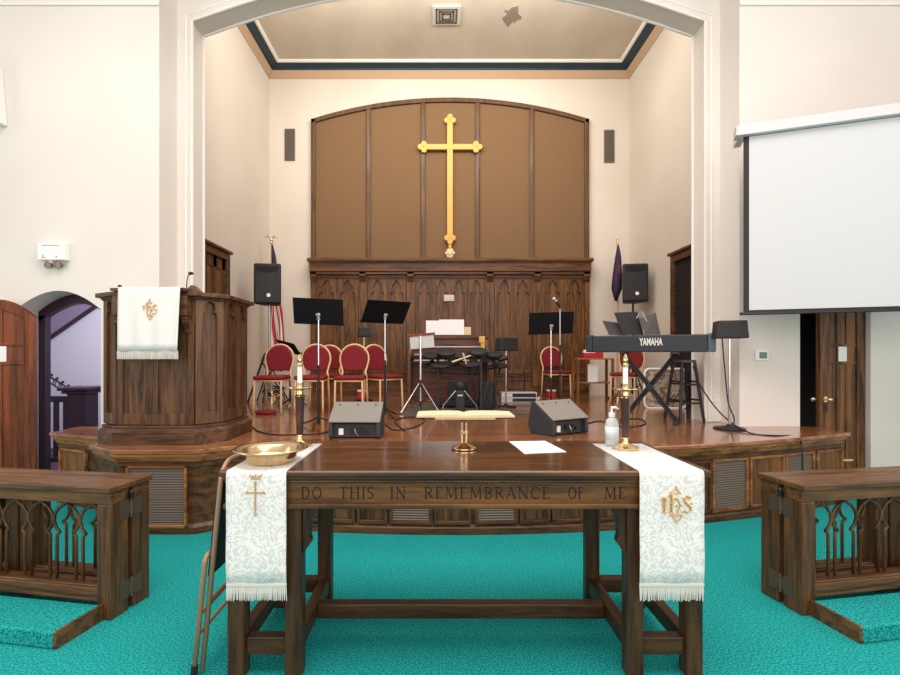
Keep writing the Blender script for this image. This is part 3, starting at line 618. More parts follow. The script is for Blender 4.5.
def rail(side, name, x_end, yoff, length, label, posts, grp):
    """side -1 left, 1 right; local x runs away from the aisle"""
    a0 = -1.697 if side < 0 else 1.923
    r = thing(name, label, 'altar rail', (a0, 2.594 if side < 0 else 2.64, 0), (PI-TA if side < 0 else TA), grp)
    r.scale = (1, -1 if side < 0 else 1, 1)
    if side < 0: r.rotation_euler = (0,0,PI-TA)
    y0, y1 = yoff, yoff+.118
    MB().box((x_end-.012,y0-.022,.665), (x_end+length,y1+.012,.695)).build('top_board', RLX, r, bevel=.006)
    MB().box((x_end,y0,.60), (x_end+length,y1,.665)).build('top_rail', RLX, r, bevel=.004)
    MB().box((x_end+.085,y0+.008,.09), (x_end+length,y1-.008,.16)).box((x_end+.085,y0+.015,.16), (x_end+length,y1-.015,.17)).build('bottom_rail', RLX, r, bevel=.004)
    ps = [x_end]+posts
    for p in ps: MB().box((p,y0,0), (p+.085,y1,.60)).build('post', RLZ, r, bevel=.006)
    edges = ps+[x_end+length]
    for p, q in zip(edges, edges[1:]):
        if q-p-.085 > .12:
            mb = MB(); tracery(mb, p+.085, q, .17, .60, (y0+y1)/2); mb.build('tracery', RLZ, r, smooth='all')
    return r
for side, nm in ((-1,'left'),(1,'right')):
    f = rail(side, 'communion_rail', 0, 0, 2.3, 'dark oak altar rail with pointed arch tracery, front one at the %s' % nm, [2.215], None)
    g1 = rail(side, 'rail_gate', .0, .153, .745, 'folded rail gate hinged behind the %s altar rail, nearest the aisle' % nm, [.66], None)
    g2 = rail(side, 'rail_gate', .76, .153, 1.55, 'second rail gate behind the %s altar rail, running out of the picture' % nm, [.90, 1.515], None)
    for z in (.55, .12):
        MB().box((-.004,.055,z-.048), (0,.116,z+.048)).box((-.004,.15,z-.048), (0,.21,z+.048)).cyl((-.004,.133,z-.05),(-.004,.133,z+.05),.009).box((-.004,.116,z-.03),(0,.15,z+.03)).build('hinge', STEEL if 0 else mat('bronze_hinge', (.12,.08,.055), .45, .4) if 'bronze_hinge' not in bpy.data.materials else bpy.data.materials['bronze_hinge'], f)
    MB().sphere((-.012,.125,.635), .014).cyl((-.012,.125,.6),(-.012,.125,.64),.007).build('latch', BLACK, f)
    MB().box((.0,.085,.665),(.02,.145,.69)).build('hinge_block', RLX, f)
# kneelers
for side, nm in ((-1,'left'),(1,'right')):
    kn = thing('kneeling_step', 'low teal carpeted kneeling step before the %s altar rail' % nm, 'step', ((-1.697 if side < 0 else 1.923), (2.594 if side < 0 else 2.64), 0), (PI-TA if side < 0 else TA))
    if side < 0: kn.scale = (1,-1,1)
    MB().box((.06,-.27,0),(2.3,-.003,.082)).build('carpet_top', CARPET, kn, bevel=.012, seg=3)
    MB().prism([(-.268,0),(-.003,0),(-.003,.083),(-.262,.083),(-.268,.075)], (.045,0,0), (0,1,0), (0,0,1), (.015,0,0)).build('end_board', RLX, kn)

# ------------------------------------------------------------------ pulpit
pc = Vector((-2.27, 4.35, 0))
pt = thing('pulpit', 'tall panelled oak pulpit at the left front of the stage', 'pulpit', (pc.x, pc.y, STZ))
PO = [(-2.80,4.11),(-2.60,3.99),(-1.945,3.99),(-1.765,4.20),(-1.775,4.78),(-2.78,4.78)]
def pin(d):
    out = []; n = len(PO)
    for i in range(n):
        a, b, c = Vector(PO[i-1]), Vector(PO[i]), Vector(PO[(i+1)%n]); t1 = (b-a).normalized(); t2 = (c-b).normalized()
        n1, n2 = Vector((-t1.y,t1.x)), Vector((-t2.y,t2.x)); nn = (n1+n2).normalized(); out.append(tuple(b+nn*d/nn.dot(n1)-pc.xy))
    return out
def ring(mb, d0, z0, z1, d1=None):
    A, B = pin(d0), pin(d0 if d1 is None else d1); n = len(A)
    mb.faces([(*p,z0) for p in A]+[(*p,z1) for p in B], [tuple(range(n))[::-1], tuple(range(n,2*n))]+[(i,(i+1)%n,n+(i+1)%n,n+i) for i in range(n)])
mb = MB(); ring(mb, 0, 0, .10); ring(mb, 0, .10, .13, .03); ring(mb, .025, .13, .15); mb.build('plinth', PULX, pt, bevel=.004)
mb = MB(); ring(mb, .055, .15, 1.18); mb.build('body', PUL, pt)
mb = MB(); ring(mb, .03, 1.165, 1.19, .01); ring(mb, -.015, 1.19, 1.225); mb.build('cornice', PULX, pt, bevel=.005)
IN = pin(.055)
def face_frame(i, zlo, zhi, kind, name='side_panel'):
    p, q = Vector((*IN[i],0)), Vector((*IN[i+1],0)); u = (q-p).normalized(); n = Vector((u.y,-u.x,0)); Lg = (q-p).length
    mb = MB(); o = p
    def rect(a,b,c,d,t=.016): mb.prism([(a,c),(b,c),(b,d),(a,d)], o, u, (0,0,1), n*t)
    if kind == 'lancet':
        wd = Lg; lancet_plate(mb, p+u*wd/2+Vector((0,0,zlo)), u, wd, zhi-zlo, min(wd*.26,.11), (zhi-zlo)*.80, (zhi-zlo)*.95, n*.026, base=.09)
    else:
        s = .045; rect(0,s,zlo,zhi); rect(Lg-s,Lg,zlo,zhi); rect(s,Lg-s,zlo,zlo+.085); rect(s,Lg-s,zhi-.05,zhi)
        m = max(1, kind)
        for k in range(1, m): x = s+(Lg-2*s)*k/m; rect(x-.02,x+.02,zlo+.085,zhi-.05)
    mb.build(name, PUL, pt, bevel=.003)
face_frame(0, .16, 1.165, 'lancet', 'arched_panel'); face_frame(1, .16, .97, 2, 'front_panel'); face_frame(2, .16, 1.165, 'lancet', 'arched_panel')
# long side faces: two arched panels
p, q = Vector((*IN[3],0)), Vector((*IN[4],0)); u = (q-p).normalized(); n = Vector((u.y,-u.x,0)); Lg = (q-p).length
mb = MB()
for k in (.25,.75): lancet_plate(mb, p+u*Lg*k+Vector((0,0,.16)), u, Lg/2, 1.005, .085, .80, .95, n*.026, base=.09)
mb.build('arched_panel', PUL, pt)
# projecting desk with corbels
fx0, fx1, fy = -2.575-pc.x, -1.985-pc.x, 4.045-pc.y
MB().box((fx0, fy-.10, 1.03), (fx1, fy, 1.19)).box((fx0+.005, fy-.085, 1.0), (fx1-.005, fy, 1.03)).build('desk_front', PULX, pt, bevel=.006)
MB().prism([(0,1.225),(.30,1.225),(.30,1.25),(.0,1.247)], (fx0-.0, fy-.12, 0), (0,1,0), (0,0,1), (fx1-fx0,0,0)).build('book_board', PULX, pt)
for x in (fx0+.0, fx1-.05):
    MB().prism([(0,1.0),(-.085,1.0),(-.085,.975),(-.06,.95),(-.035,.93),(-.03,.90),(-.012,.885),(0,.87)], (x, fy, 0), (0,1,0), (0,0,1), (.05,0,0)).build('corbel', PUL, pt, bevel=.003)
MB().prism([(-.075,1.225),(.075,1.225),(.02,1.275),(.01,1.283),(-.01,1.283),(-.02,1.275)], (fx1+.005, fy-.02, 0), (1,0,0), (0,0,1), (0,.05,0)).build('gable_end', PUL, pt, bevel=.004)
# stole on pulpit
sx0, sx1 = X(118,3.90), X(180,3.90); shw = (sx1-sx0)/2
ps = thing('pulpit_stole', 'white fringed cloth with gold monogram hanging over the pulpit desk', 'cloth', ((sx0+sx1)/2, 3.905, STZ+1.252))
prof = [(.25,.002),(.05,.0),(.012,-.002),(0,-.010),(-.004,-.03)]+[(-.004-.002*k, -.03-.059*k) for k in range(1,9)]
mb = MB(); n = 24
for a_, b_ in zip(prof, prof[1:]):
    for i in range(n):
        xa, xb = -shw+2*shw*i/n, -shw+2*shw*(i+1)/n
        fy_ = lambda x, q: q[0]+.009*math.sin(x*38+.8)*max(0,min(1,-(q[1]+.03)*3.2))
        tp = lambda x, q: x*(1-.05*max(0,-(q[1]+.03))*2)
        mb.faces([(tp(xa,a_),fy_(xa,a_),a_[1]),(tp(xb,a_),fy_(xb,a_),a_[1]),(tp(xb,b_),fy_(xb,b_),b_[1]),(tp(xa,b_),fy_(xa,b_),b_[1])],[(0,1,2,3)])
o = mb.build('cloth', WCLOTH, ps, smooth='all'); m_ = o.modifiers.new('t','SOLIDIFY'); m_.thickness = .003; m_.offset = 1
mb = MB(); zf = prof[-1][1]
for i in range(110):
    x = (-shw+2*shw*i/109)*.965; mb.tube([(x,-.02+.009*math.sin(x*38+.8),zf+.003),(x+random.uniform(-.002,.002),-.018+.009*math.sin(x*38+.8),zf-.062)], [.0022,.0018], 4)
mb.build('fringe', FRINGE, ps, kind='stuff')
mb = MB(); ihs(mb, lambda a, b: ((149.5-149)*.0078+a*.065, -.013, -.180+b*.068), 0, .0028); mb.build('embroidered_monogram', GTHREAD, ps, label='embroidered gold IHS monogram')
mg = thing('gooseneck_microphone', 'black gooseneck microphone on the right corner of the pulpit', 'microphone', (X(187,4.1), 4.1, STZ+1.2255))
MB().lathe([(0,0),(.03,0),(.03,.012),(.012,.02),(0,.02)]).tube([(0,0,.015),(-.004,0,.06),(0,0,.11),(.015,-.01,.145),(.035,-.02,.158)], .0045, 8).build('gooseneck', BLACK, mg, smooth=True)
MB().sphere((.043,-.024,.160), .015, (1.5,1,.9)).build('capsule', RUBB, mg, smooth='all')
mg2 = thing('gooseneck_microphone', 'black microphone tip rising behind the stole at the pulpit left', 'microphone', (X(119,4.15), 4.15, STZ+1.2255))
MB().tube([(0,0,0),(0,0,.03),(.006,-.004,.055)], .0045, 8).lathe([(0,0),(.02,0),(.02,.008),(0,.01)]).build('gooseneck', BLACK, mg2, smooth=True)
MB().sphere((.01,-.006,.065), .013, (1.3,1,.9)).build('capsule', RUBB, mg2, smooth='all')

# ------------------------------------------------------------------ wall things
sc = thing('projection_screen', 'large white pull-down projection screen hanging on the right wall', 'screen', (2.775, 4.60, 0), R(-20.9))
SL = 2.5
MB().box((-.03,-.06,EYE+2.00), (SL+.03,.06,EYE+2.09)).box((-.04,-.065,EYE+2.0),(-.03,.065,EYE+2.09)).build('housing', SCRH, sc, bevel=.015, seg=3)
MB().box((.03,-.002,EYE+.385), (SL,.002,EYE+2.0)).build('screen_border', mat('black_screen_border', (.02,.012,.014), .6), sc)
MB().box((.075,-.004,EYE+.41), (SL-.045,-.0021,EYE+1.995)).build('screen_cloth', SCRW, sc)
MB().box((-.0,-.016,EYE+.365), (SL+.02,.016,EYE+.392)).build('weight_bar', BLACK, sc, bevel=.006)
MB().box((.0,.06,EYE+2.02),(.06,.30,EYE+2.08)).box((SL-.1,.06,EYE+2.02),(SL-.04,1.1,EYE+2.08)).build('mounting_bracket', SCRH, sc)
em = thing('emergency_light', 'white wall box with two small lamps above the left doorway', 'light fixture', (X(57,5.05), 5.05, Z(266,5.05)))
MB().box((-.14,-.08,.045),(.135,-.0005,.222)).build('box', SHELLW, em, bevel=.01)
MB().cyl((-.03,-.04,.045),(-.03,-.04,.02),.02).build('neck', SHELLW, em)
for x, s in ((-.045,1),(.055,-1)): MB().lathe([(0,0),(.02,0),(.034,.03),(.036,.045),(.028,.047),(0,.042)], (x,-.02,.0), 16, 'y').build('lamp_head', mat('dark_lamp_metal',(.16,.13,.1),.3,.7) if x < 0 else bpy.data.materials['dark_lamp_metal'], em, smooth=True)
mb = MB(); mb.box((-.095,-.0825,.188),(.08,-.0801,.196)); mb.box((-.09,-.0825,.065),(-.05,-.0801,.075)); mb.box((-.085,-.0825,.075),(-.075,-.0801,.10)); mb.box((.05,-.0825,.068),(.06,-.0801,.09)); mb.build('printed_marks', INKR, em)
ws = thing('wall_speaker', 'white wall speaker cut by the left picture edge', 'speaker', (X(-34,4.8), 5.05, Z(115,4.8)))
MB().prism([(-.19,0),(.19,0),(.14,.58),(-.14,.58)], (0,-.26,0), (1,0,0), (0,0,1), (0,.2595,0)).build('cabinet', SHELLW, ws, bevel=.01)
MB().box((-.16,-.262,.02),(.17,-.2601,.09)).box((.1,-.266,.03),(.15,-.262,.07)).build('name_plate', GREYT, ws)
th = thing('thermostat', 'small white thermostat with green display on the wall beside the doorway', 'thermostat', (X(760.5,5.05), 5.05, Z(355.5,5.05)))
MB().box((-.065,-.03,-.052),(.065,-.0005,.052)).build('casing', SHELLW, th, bevel=.008); MB().box((-.03,-.0325,-.03),(.045,-.0301,.035)).build('display', GREEN, th)
for nm, px, py0, py1 in (('left',290,129,161),('right',609,130,163)):
    v = thing('wall_grille', 'narrow dark wall grille to the %s of the arched panelling' % nm, 'vent', (X(px,AB), AB, Z((py0+py1)/2,AB)))
    h = (py1-py0)/2*AB/F; wv = 5.2*AB/F
    MB().box((-wv,-.02,-h),(wv,-.0005,h)).build('frame', VENT, v, bevel=.004)
    mb = MB()
    for k in range(22): z = -h+.03+(2*h-.06)*k/21; mb.box((-wv+.015,-.026,z-.004),(wv-.015,-.0201,z+.004))
    for k in range(4): x = -wv+.02+(2*wv-.04)*k/3; mb.box((x-.003,-.027,-h+.03),(x+.003,-.0201,h-.03))
    mb.build('slats', VENTD, v)
so = MB().box((-.09,-.02,-.055),(.09,0,.055)).box((-.06,-.028,-.03),(-.015,-.02,.03)).box((.015,-.028,-.03),(.06,-.02,.03))
o = so.build('wall_outlet', PVENT, bevel=.004); o.location = (X(449,8.78), AB-.085, Z(298,8.8)); tag(o, 'double outlet plate on the panelling below the cross', 'outlet')
cv = thing('ceiling_vent', 'square white air vent in the apse ceiling', 'vent', (X(446.5,7.5), 7.52, 6.4995))
MB().box((-.21,-.21,-.025),(.21,.21,0)).build('frame', PVENT, cv, bevel=.008)
for k, rr_ in enumerate((.16,.115,.07)):
    mb = MB()
    for a, b, c, d in ((-rr_,-rr_,rr_,-rr_+.022),(-rr_,rr_-.022,rr_,rr_),(-rr_,-rr_,-rr_+.022,rr_),(rr_-.022,-rr_,rr_,rr_)): mb.box((a,b,-.031-.002*k),(c,d,-.0251))
    mb.build('vane', VENTD, cv)
pa = MB(); pts = [(math.cos(a)*(.12+.03*math.sin(a*5+1)+.02*math.sin(a*9)), math.sin(a)*(.20+.05*math.sin(a*4)+.03*math.cos(a*7))) for a in [2*PI*i/28 for i in range(28)]]
o = pa.prism(pts, (0,0,0), (1,0,0), (0,1,0), (0,0,.004)).build('trim_peeled_patch', PLAST); o.location = (X(512,7.5), 7.55, 6.4955); struct(o)

# cross
cr = thing('wall_cross', 'tall golden cross with trefoil ends on the brown panelling', 'cross', (X(450,8.8), 8.83, Z(238,8.8)))
s = 8.8/F; tt = .045
cz = (238-147)*s; topz = (238-120.5)*s; arm = 26*s
MB().box((-3.0*s,-tt,0),(3.0*s,0,topz)).build('upright', GOLDC, cr, bevel=.012)
MB().box((-arm,-tt-.004,cz-2.9*s),(arm,-.002,cz+2.9*s)).build('crossbar', GOLDC, cr, bevel=.012)
def tre(x, z, dx, dz):
    mb = MB()
    for a, b in ((dx,dz),(dz,dx),(-dz,-dx)):
        c = (x+a*3.0*s*(1.2 if (a,b)==(dx,dz) else 1), z+b*3.0*s*(1.2 if (a,b)==(dx,dz) else 1))
        mb.lathe([(0,-.004),(2.6*s,-.004),(3.0*s,.01),(3.0*s,tt-.005),(2.5*s,tt+.006),(0,tt+.006)], (c[0],0,c[1]), 20, 'y')
    mb.build('trefoil_end', GOLDC, cr, smooth=True)
tre(0, topz, 0, 1); tre(-arm, cz, -1, 0); tre(arm, cz, 1, 0); tre(0, 0, 0, -1)
MB().prism([(-.03,-.07),(.03,-.07),(.02,-.17),(0,-.2),(-.02,-.17)], (0,-.035,0), (1,0,0), (0,0,1), (0,.03,0)).build('spike', GOLDC, cr)
mb = MB(); mb.sphere((0,-.05,-.27), .055, (1,.6,1))
for k in range(6): a = k*PI/3; mb.sphere((.055*math.cos(a),-.045,-.27+.055*math.sin(a)), .036, (1,.6,1), 10)
mb.tube([(0,-.04,-.30),(.01,-.04,-.39)], [.03,.01], 8); mb.build('rosette', mat('pale_gilt', (.75,.55,.32), .5, .1), cr, smooth='all')

# ------------------------------------------------------------------ banquet chairs
def chair(loc, rz, label, grp='red banquet chairs on the stage'):
    c = thing('banquet_chair', label, 'chair', loc, rz, grp)
    MB().tube([(-.168,-.19,.40),(-.168,-.20,.38)]+[(-.168-.006*k/4,-.20-.004*k,.38-.095*k) for k in range(1,5)], .0135, 10).build('leg', GOLDF, c, smooth='all')
    MB().tube([(.168,-.19,.40),(.168,-.20,.38)]+[(.168+.006*k/4,-.20-.004*k,.38-.095*k) for k in range(1,5)], .0135, 10).build('leg', GOLDF, c, smooth='all')
    # back frame: rear legs continue up into the round back
    pts = [(-.175,.23,0),(-.17,.20,.25),(-.165,.185,.43),(-.15,.20,.50),(-.17,.212,.57),(-.188,.22,.65)]
    arch = [(-.188*math.cos(R(a)), .225+.012*math.sin(R(a)), .675+.185*math.sin(R(a))) for a in range(0,181,12)]
    full = pts+arch+[(-p[0],p[1],p[2]) for p in pts[::-1]]
    MB().tube(full, .0135, 10).build('back_frame', GOLDF, c, smooth='all')
    MB().tube([(-.168,-.19,.395),(.168,-.19,.395),(.16,.185,.395),(-.16,.185,.395)], .0125, 8, closed=True).build('seat_frame', GOLDF, c, smooth='all')
    MB().prism([(-.185,-.215),(.185,-.215),(.192,-.19),(.172,.17),(-.172,.17),(-.192,-.19)], (0,0,.408), (1,0,0), (0,1,0), (0,0,.052)).build('seat', RED, c, bevel=.022, seg=4, smooth=True)
    out = [(-.115,.515),(-.145,.55),(-.165,.60),(-.172,.66)]+[(-.172*math.cos(R(a)), .67+.172*math.sin(R(a))) for a in range(6,175,12)]+[(.172,.66),(.165,.60),(.145,.55),(.115,.515)]
    o = MB().prism(out[::-1], (0,.195,0), (1,0,0), (0,0,1), (0,.036,0)).build('backrest', RED, c, bevel=.012, seg=3, smooth=True)
    return c
def st(px, d): return (X(px, d), d, STZ)
ch0 = chair(st(273.5,6.42), R(-2), 'red banquet chair with gold frame nearest the pulpit, below the left speaker')
for px, d, a, lb in ((312.5, 6.42, R(2), 'second red banquet chair from the pulpit, behind the left music stand pole'),
                     (326, 7.05, 0, 'red banquet chair half hidden behind the front row, between its second and third'),
                     (351.5, 6.40, 0, 'red banquet chair directly behind the left floor monitor'),
                     (383, 6.75, R(38), 'red banquet chair turned aside, right end of the left row'),
                     (556, 8.42, R(8), 'red banquet chair behind the microphone and music stand, before the panelling'),
                     (627, 7.45, R(-38), 'red banquet chair turned left behind the electric keyboard')):
    dup(ch0, st(px, d), a, lb)

# ------------------------------------------------------------------ PA speakers on stands
def pa_speaker(loc, rz, label, badge_x):
    w_, h_, d_ = .20, .30, .17; sp = thing('loudspeaker', label, 'speaker', loc, rz, 'loudspeakers on tripod stands')
    MB().prism([(-w_,-d_),(w_,-d_),(w_*.62,d_),(-w_*.62,d_)], (0,0,-h_), (1,0,0), (0,1,0), (0,0,2*h_)).build('cabinet', BLKP, sp, bevel=.03, seg=4, smooth=True)
    MB().prism([(-w_+.03,-.27),(w_-.03,-.27)]+[(( w_-.035)*math.cos(R(a)), .03+.13*math.sin(R(a))) for a in range(0,181,12)], (0,-d_-.008,0), (1,0,0), (0,0,1), (0,.009,0)).build('grille', GRILLE, sp, bevel=.006)
    MB().prism([(-w_+.03,.26),(-w_+.05,.19),(0,.16),(w_-.05,.19),(w_-.03,.26)], (0,-d_-.004,0), (1,0,0), (0,0,1), (0,.006,0)).build('horn', RUBB, sp, bevel=.004)
    MB().cyl((badge_x,-d_-.0085,-.17),(badge_x,-d_-.012,-.17),.028).build('badge', SHELLW, sp); return sp
def tripod(loc, h, label, m=BLACK, pm=None, r=.018, spread=.42, cat='speaker stand', rz=0, name='speaker_stand', hub=.55, knee=.12):
    t = thing(name, label, cat, loc, rz)
    MB().cyl((0,0,knee),(0,0,h),r).build('pole', pm or m, t, smooth=True)
    MB().cyl((0,0,hub-.05),(0,0,hub+.04),r*1.7).cyl((0,0,knee-.02),(0,0,knee+.04),r*1.5).build('collar', BLKP, t, smooth=True)
    for k in range(3):
        a = 2*PI*k/3+.5; u = Vector((math.cos(a), math.sin(a), 0))
        MB().tube([Vector((0,0,hub))+u*r*1.4, u*spread+Vector((0,0,.012))], r*.6, 8).tube([Vector((0,0,knee))+u*r*1.3, u*spread*.55+Vector((0,0,hub*.45))], r*.4, 6).build('leg', m, t, smooth=True)
    return t
for px, d, lb, rz in ((269.5, 7.5, 'left', R(8)), (633, 7.95, 'right', R(-8))):
    z = Z(283.5 if lb == 'left' else 282.5, d-.17)
    pa_speaker((X(px,d), d, z), rz, 'black loudspeaker raised on a stand by the %s apse wall' % lb, .02)
    tripod((X(px,d)-.0, d, STZ), z-.30-STZ-.001, 'tall stand under the %s black loudspeaker' % lb, pm=STEEL if lb=='left' else BLACK, r=.017, spread=.28)
# flags
f1 = thing('flag', 'red and white striped flag with eagle-topped pole behind the left loudspeaker', 'flag', (X(271.5,8.3), 8.3, STZ))
MB().cyl((0,0,0),(0,0,Z(244,8.3)-STZ),.014).build('pole', mat('light_pole_wood', (.5,.36,.18), .4), f1); MB().lathe([(0,0),(.16,0),(.16,.03),(.05,.06),(.02,.12),(0,.12)]).build('base', BRASS, f1, smooth=True)
ez = Z(244,8.3)-STZ
MB().sphere((0,0,ez+.02),.03).tube([(0,0,ez+.03),(0,0,ez+.1)],[.02,.028],8).tube([(0,0,ez+.09),(-.06,0,ez+.13),(-.11,0,ez+.10)],[.02,.014,.004],6).tube([(0,0,ez+.09),(.06,0,ez+.13),(.11,0,ez+.10)],[.02,.014,.004],6).build('eagle', BRASS, f1, smooth='all')
def flag_cloth(cols, z0, z1, widths, parent, dx=0):
    """hanging folded cloth made of diagonal folds, each colour its own part"""
    n = len(cols)
    for i, (m, nm) in enumerate(cols):
        mb = MB(); a0, a1 = widths(i/n), widths((i+1)/n); N = 14
        for k in range(N):
            q0, q1 = k/N, (k+1)/N
            def P(w_, q): x = dx+w_*(.35+.65*q)+.02*math.sin(q*7+i); return (x, -.035+.03*math.cos(w_*34+q*3), z1-(z1-z0)*q)
            mb.faces([P(a0,q0),P(a1,q0),P(a1,q1),P(a0,q1)], [(0,1,2,3)])
        o = mb.build(nm, m, parent, smooth='all'); md = o.modifiers.new('t','SOLIDIFY'); md.thickness = .006
mb = MB(); mb.tube([(.02,-.02,ez-.02),(.045,-.03,ez-.2),(.08,-.03,ez-.55),(.09,-.03,ez-.75)], [.012,.035,.05,.055], 8); mb.build('canton', FLNAVY, f1, smooth='all')
flag_cloth([(FLRED,'red_stripe'),(FLWHT,'white_stripe')]*3+[(FLRED,'red_stripe')], .45, ez-.70, lambda t: -.03+.34*t, f1)
f2 = thing('flag', 'furled dark blue and maroon flag beside the right loudspeaker', 'flag', (X(617.5,8.3), 8.3, STZ))
ez2 = Z(244,8.3)-STZ
MB().cyl((0,0,0),(0,0,ez2),.014).build('pole', bpy.data.materials['light_pole_wood'], f2); MB().lathe([(0,0),(.16,0),(.16,.03),(.05,.06),(.02,.12),(0,.12)]).build('base', BRASS, f2, smooth=True)
MB().lathe([(.012,ez2),(.02,ez2+.02),(.012,ez2+.05),(.02,ez2+.07),(.003,ez2+.14)]).build('finial', BRASS, f2, smooth=True)
mb = MB(); mb.tube([(0,-.03,ez2-.02),(0,-.035,ez2-.2),(-.015,-.04,ez2-.5),(-.03,-.045,ez2-.75),(-.04,-.04,ez2-.95)], [.012,.045,.075,.085,.02], 10); mb.build('cloth', FLNAVY, f2, smooth='all')
mb = MB(); mb.tube([(.01,-.05,ez2-.25),(0,-.09,ez2-.45),(-.01,-.10,ez2-.62)], [.01,.04,.01], 8); mb.build('fold', mat('maroon_flag_cloth', (.12,.008,.03), .7), f2, smooth='all')
# ------------------------------------------------------------------ music stands
DESKB = mat('matt_black_desk', (.006,.006,.007), .7, spec=.2)
def music_stand(loc, desk_z, rz, roll, label, low=.62, deskw=.25, tiltdeg=-22, pm=CHROME, dh=1):
    t = thing('music_stand', label, 'music stand', loc, rz, 'black music stands')
    MB().cyl((0,0,.03),(0,0,low),.013).build('lower_pole', BLACK, t, smooth=True); MB().cyl((0,0,low-.01),(0,0,desk_z-.02),.008).build('upper_pole', pm, t, smooth=True)
    for k in range(3):
        a = 2*PI*k/3+PI/6; MB().tube([(.0,0,.10),(.12*math.cos(a),.12*math.sin(a),.05),(.24*math.cos(a),.24*math.sin(a),.01)], .009, 6).build('foot', BLACK, t, smooth=True)
    o = MB().box((-deskw,-.006,-.10*dh),(deskw,.0,.17*dh)).box((-deskw,.0,-.10*dh),(deskw,.05,-.094*dh)).build('desk', DESKB, t, bevel=.004)
    o.location = (0,0,desk_z); o.rotation_euler = (R(tiltdeg), R(roll), 0)
    MB().cyl((0,0,desk_z-.05),(0,-.012,desk_z+.02),.02).build('clamp', STEEL, t, smooth=True)
    for k in (-.016,.018): MB().sphere((k,-.022,desk_z+.0),.009,seg=8).build('knob', CHROME, t)
    return t
d1 = 5.0; music_stand((X(318.5,d1), d1, STZ), Z(315,d1)-STZ, 0, 2.5, 'black music stand with wide flat desk nearest the pulpit', tiltdeg=20)
d2 = 5.8; m2 = music_stand((X(385,d2), d2, STZ), Z(315,d2)-STZ, R(30), 0, 'black music stand with slanted desk left of the organ', tiltdeg=42, low=.66, deskw=.27, dh=1.2)
d3 = 6.0; music_stand((X(551,d3), d3, STZ), Z(326,d3)-STZ, R(4), -2, 'black music stand beside the boom microphone at the right', tiltdeg=18, low=.45, deskw=.27)
music_stand((X(290,7.15), 7.15, STZ), Z(349,7.15)-STZ, R(-25), 12, 'low black music stand leaning behind the first red chair', deskw=.17, tiltdeg=50, low=.5)
mi = thing('microphone_stand', 'tall straight microphone stand with silver microphone before the lone red chair', 'microphone stand', (X(560,5.95), 5.95, STZ))
MB().cyl((0,0,.02),(0,0,.84),.012).build('lower_pole', BLACK, mi); MB().cyl((0,0,.84),(0,0,Z(309,5.95)-STZ),.008).build('upper_pole', STEEL, mi)
MB().lathe([(0,0),(.13,0),(.13,.012),(.03,.025),(.014,.04),(0,.04)]).build('base', BLACK, mi, smooth=True)
zz = Z(307,5.95)-STZ; MB().tube([(.0,0,zz),(-.045,-.01,zz+.06)],[.012,.016],10).build('mic_handle', BLACK, mi, smooth=True); MB().sphere((-.075,-.02,zz+.09),.028).cyl((-.045,-.01,zz+.06),(-.06,-.015,zz+.075),.02,.026).build('mic_head', STEEL, mi, smooth='all')
# ------------------------------------------------------------------ small monitors on poles
def pole_monitor(px, py, pyb, d, w_, h_, label, rz, m=BLKP, low=.9):
    t = thing('monitor_speaker', label, 'speaker', (X(px,d), d, STZ), rz); z = Z(pyb,d)-STZ
    MB().prism([(-w_/2,0),(w_/2,0),(w_*.44,h_),(-w_*.44,h_)], (0,-.11,z), (1,0,0), (0,0,1), (0,.2,0)).build('cabinet', m, t, bevel=.01)
    MB().prism([(-w_*.44,.02),(w_*.44,.02),(w_*.39,h_*.86),(-w_*.39,h_*.86)], (0,-.116,z), (1,0,0), (0,0,1), (0,.005,0)).build('grille', GRILLE, t)
    MB().cyl((0,0,low),(0,0,z-.0005),.009).build('upper_pole', CHROME, t, smooth=True); MB().cyl((0,0,.02),(0,0,low),.012).build('lower_pole', STEEL, t, smooth=True)
    MB().lathe([(0,0),(.14,0),(.145,.008),(.13,.018),(.04,.03),(.016,.05),(0,.05)]).build('base', BLACK, t, smooth=True)
    return t
pole_monitor(729.5, 0, 338.5, 4.86, .285, .17, 'brown-black monitor speaker on a chrome pole at the right stage edge', R(-16), mat('brown_black_case', (.035,.022,.022), .5), low=.4)
pole_monitor(506, 0, 351, 6.9, .27, .18, 'small black monitor speaker on a pole right of the organ', R(22), BLUEK, low=.2)
pole_monitor(364, 0, 337, 7.9, .19, .15, 'small dark monitor speaker on a pole behind the left row of chairs', R(15), BLUEK, low=.5)
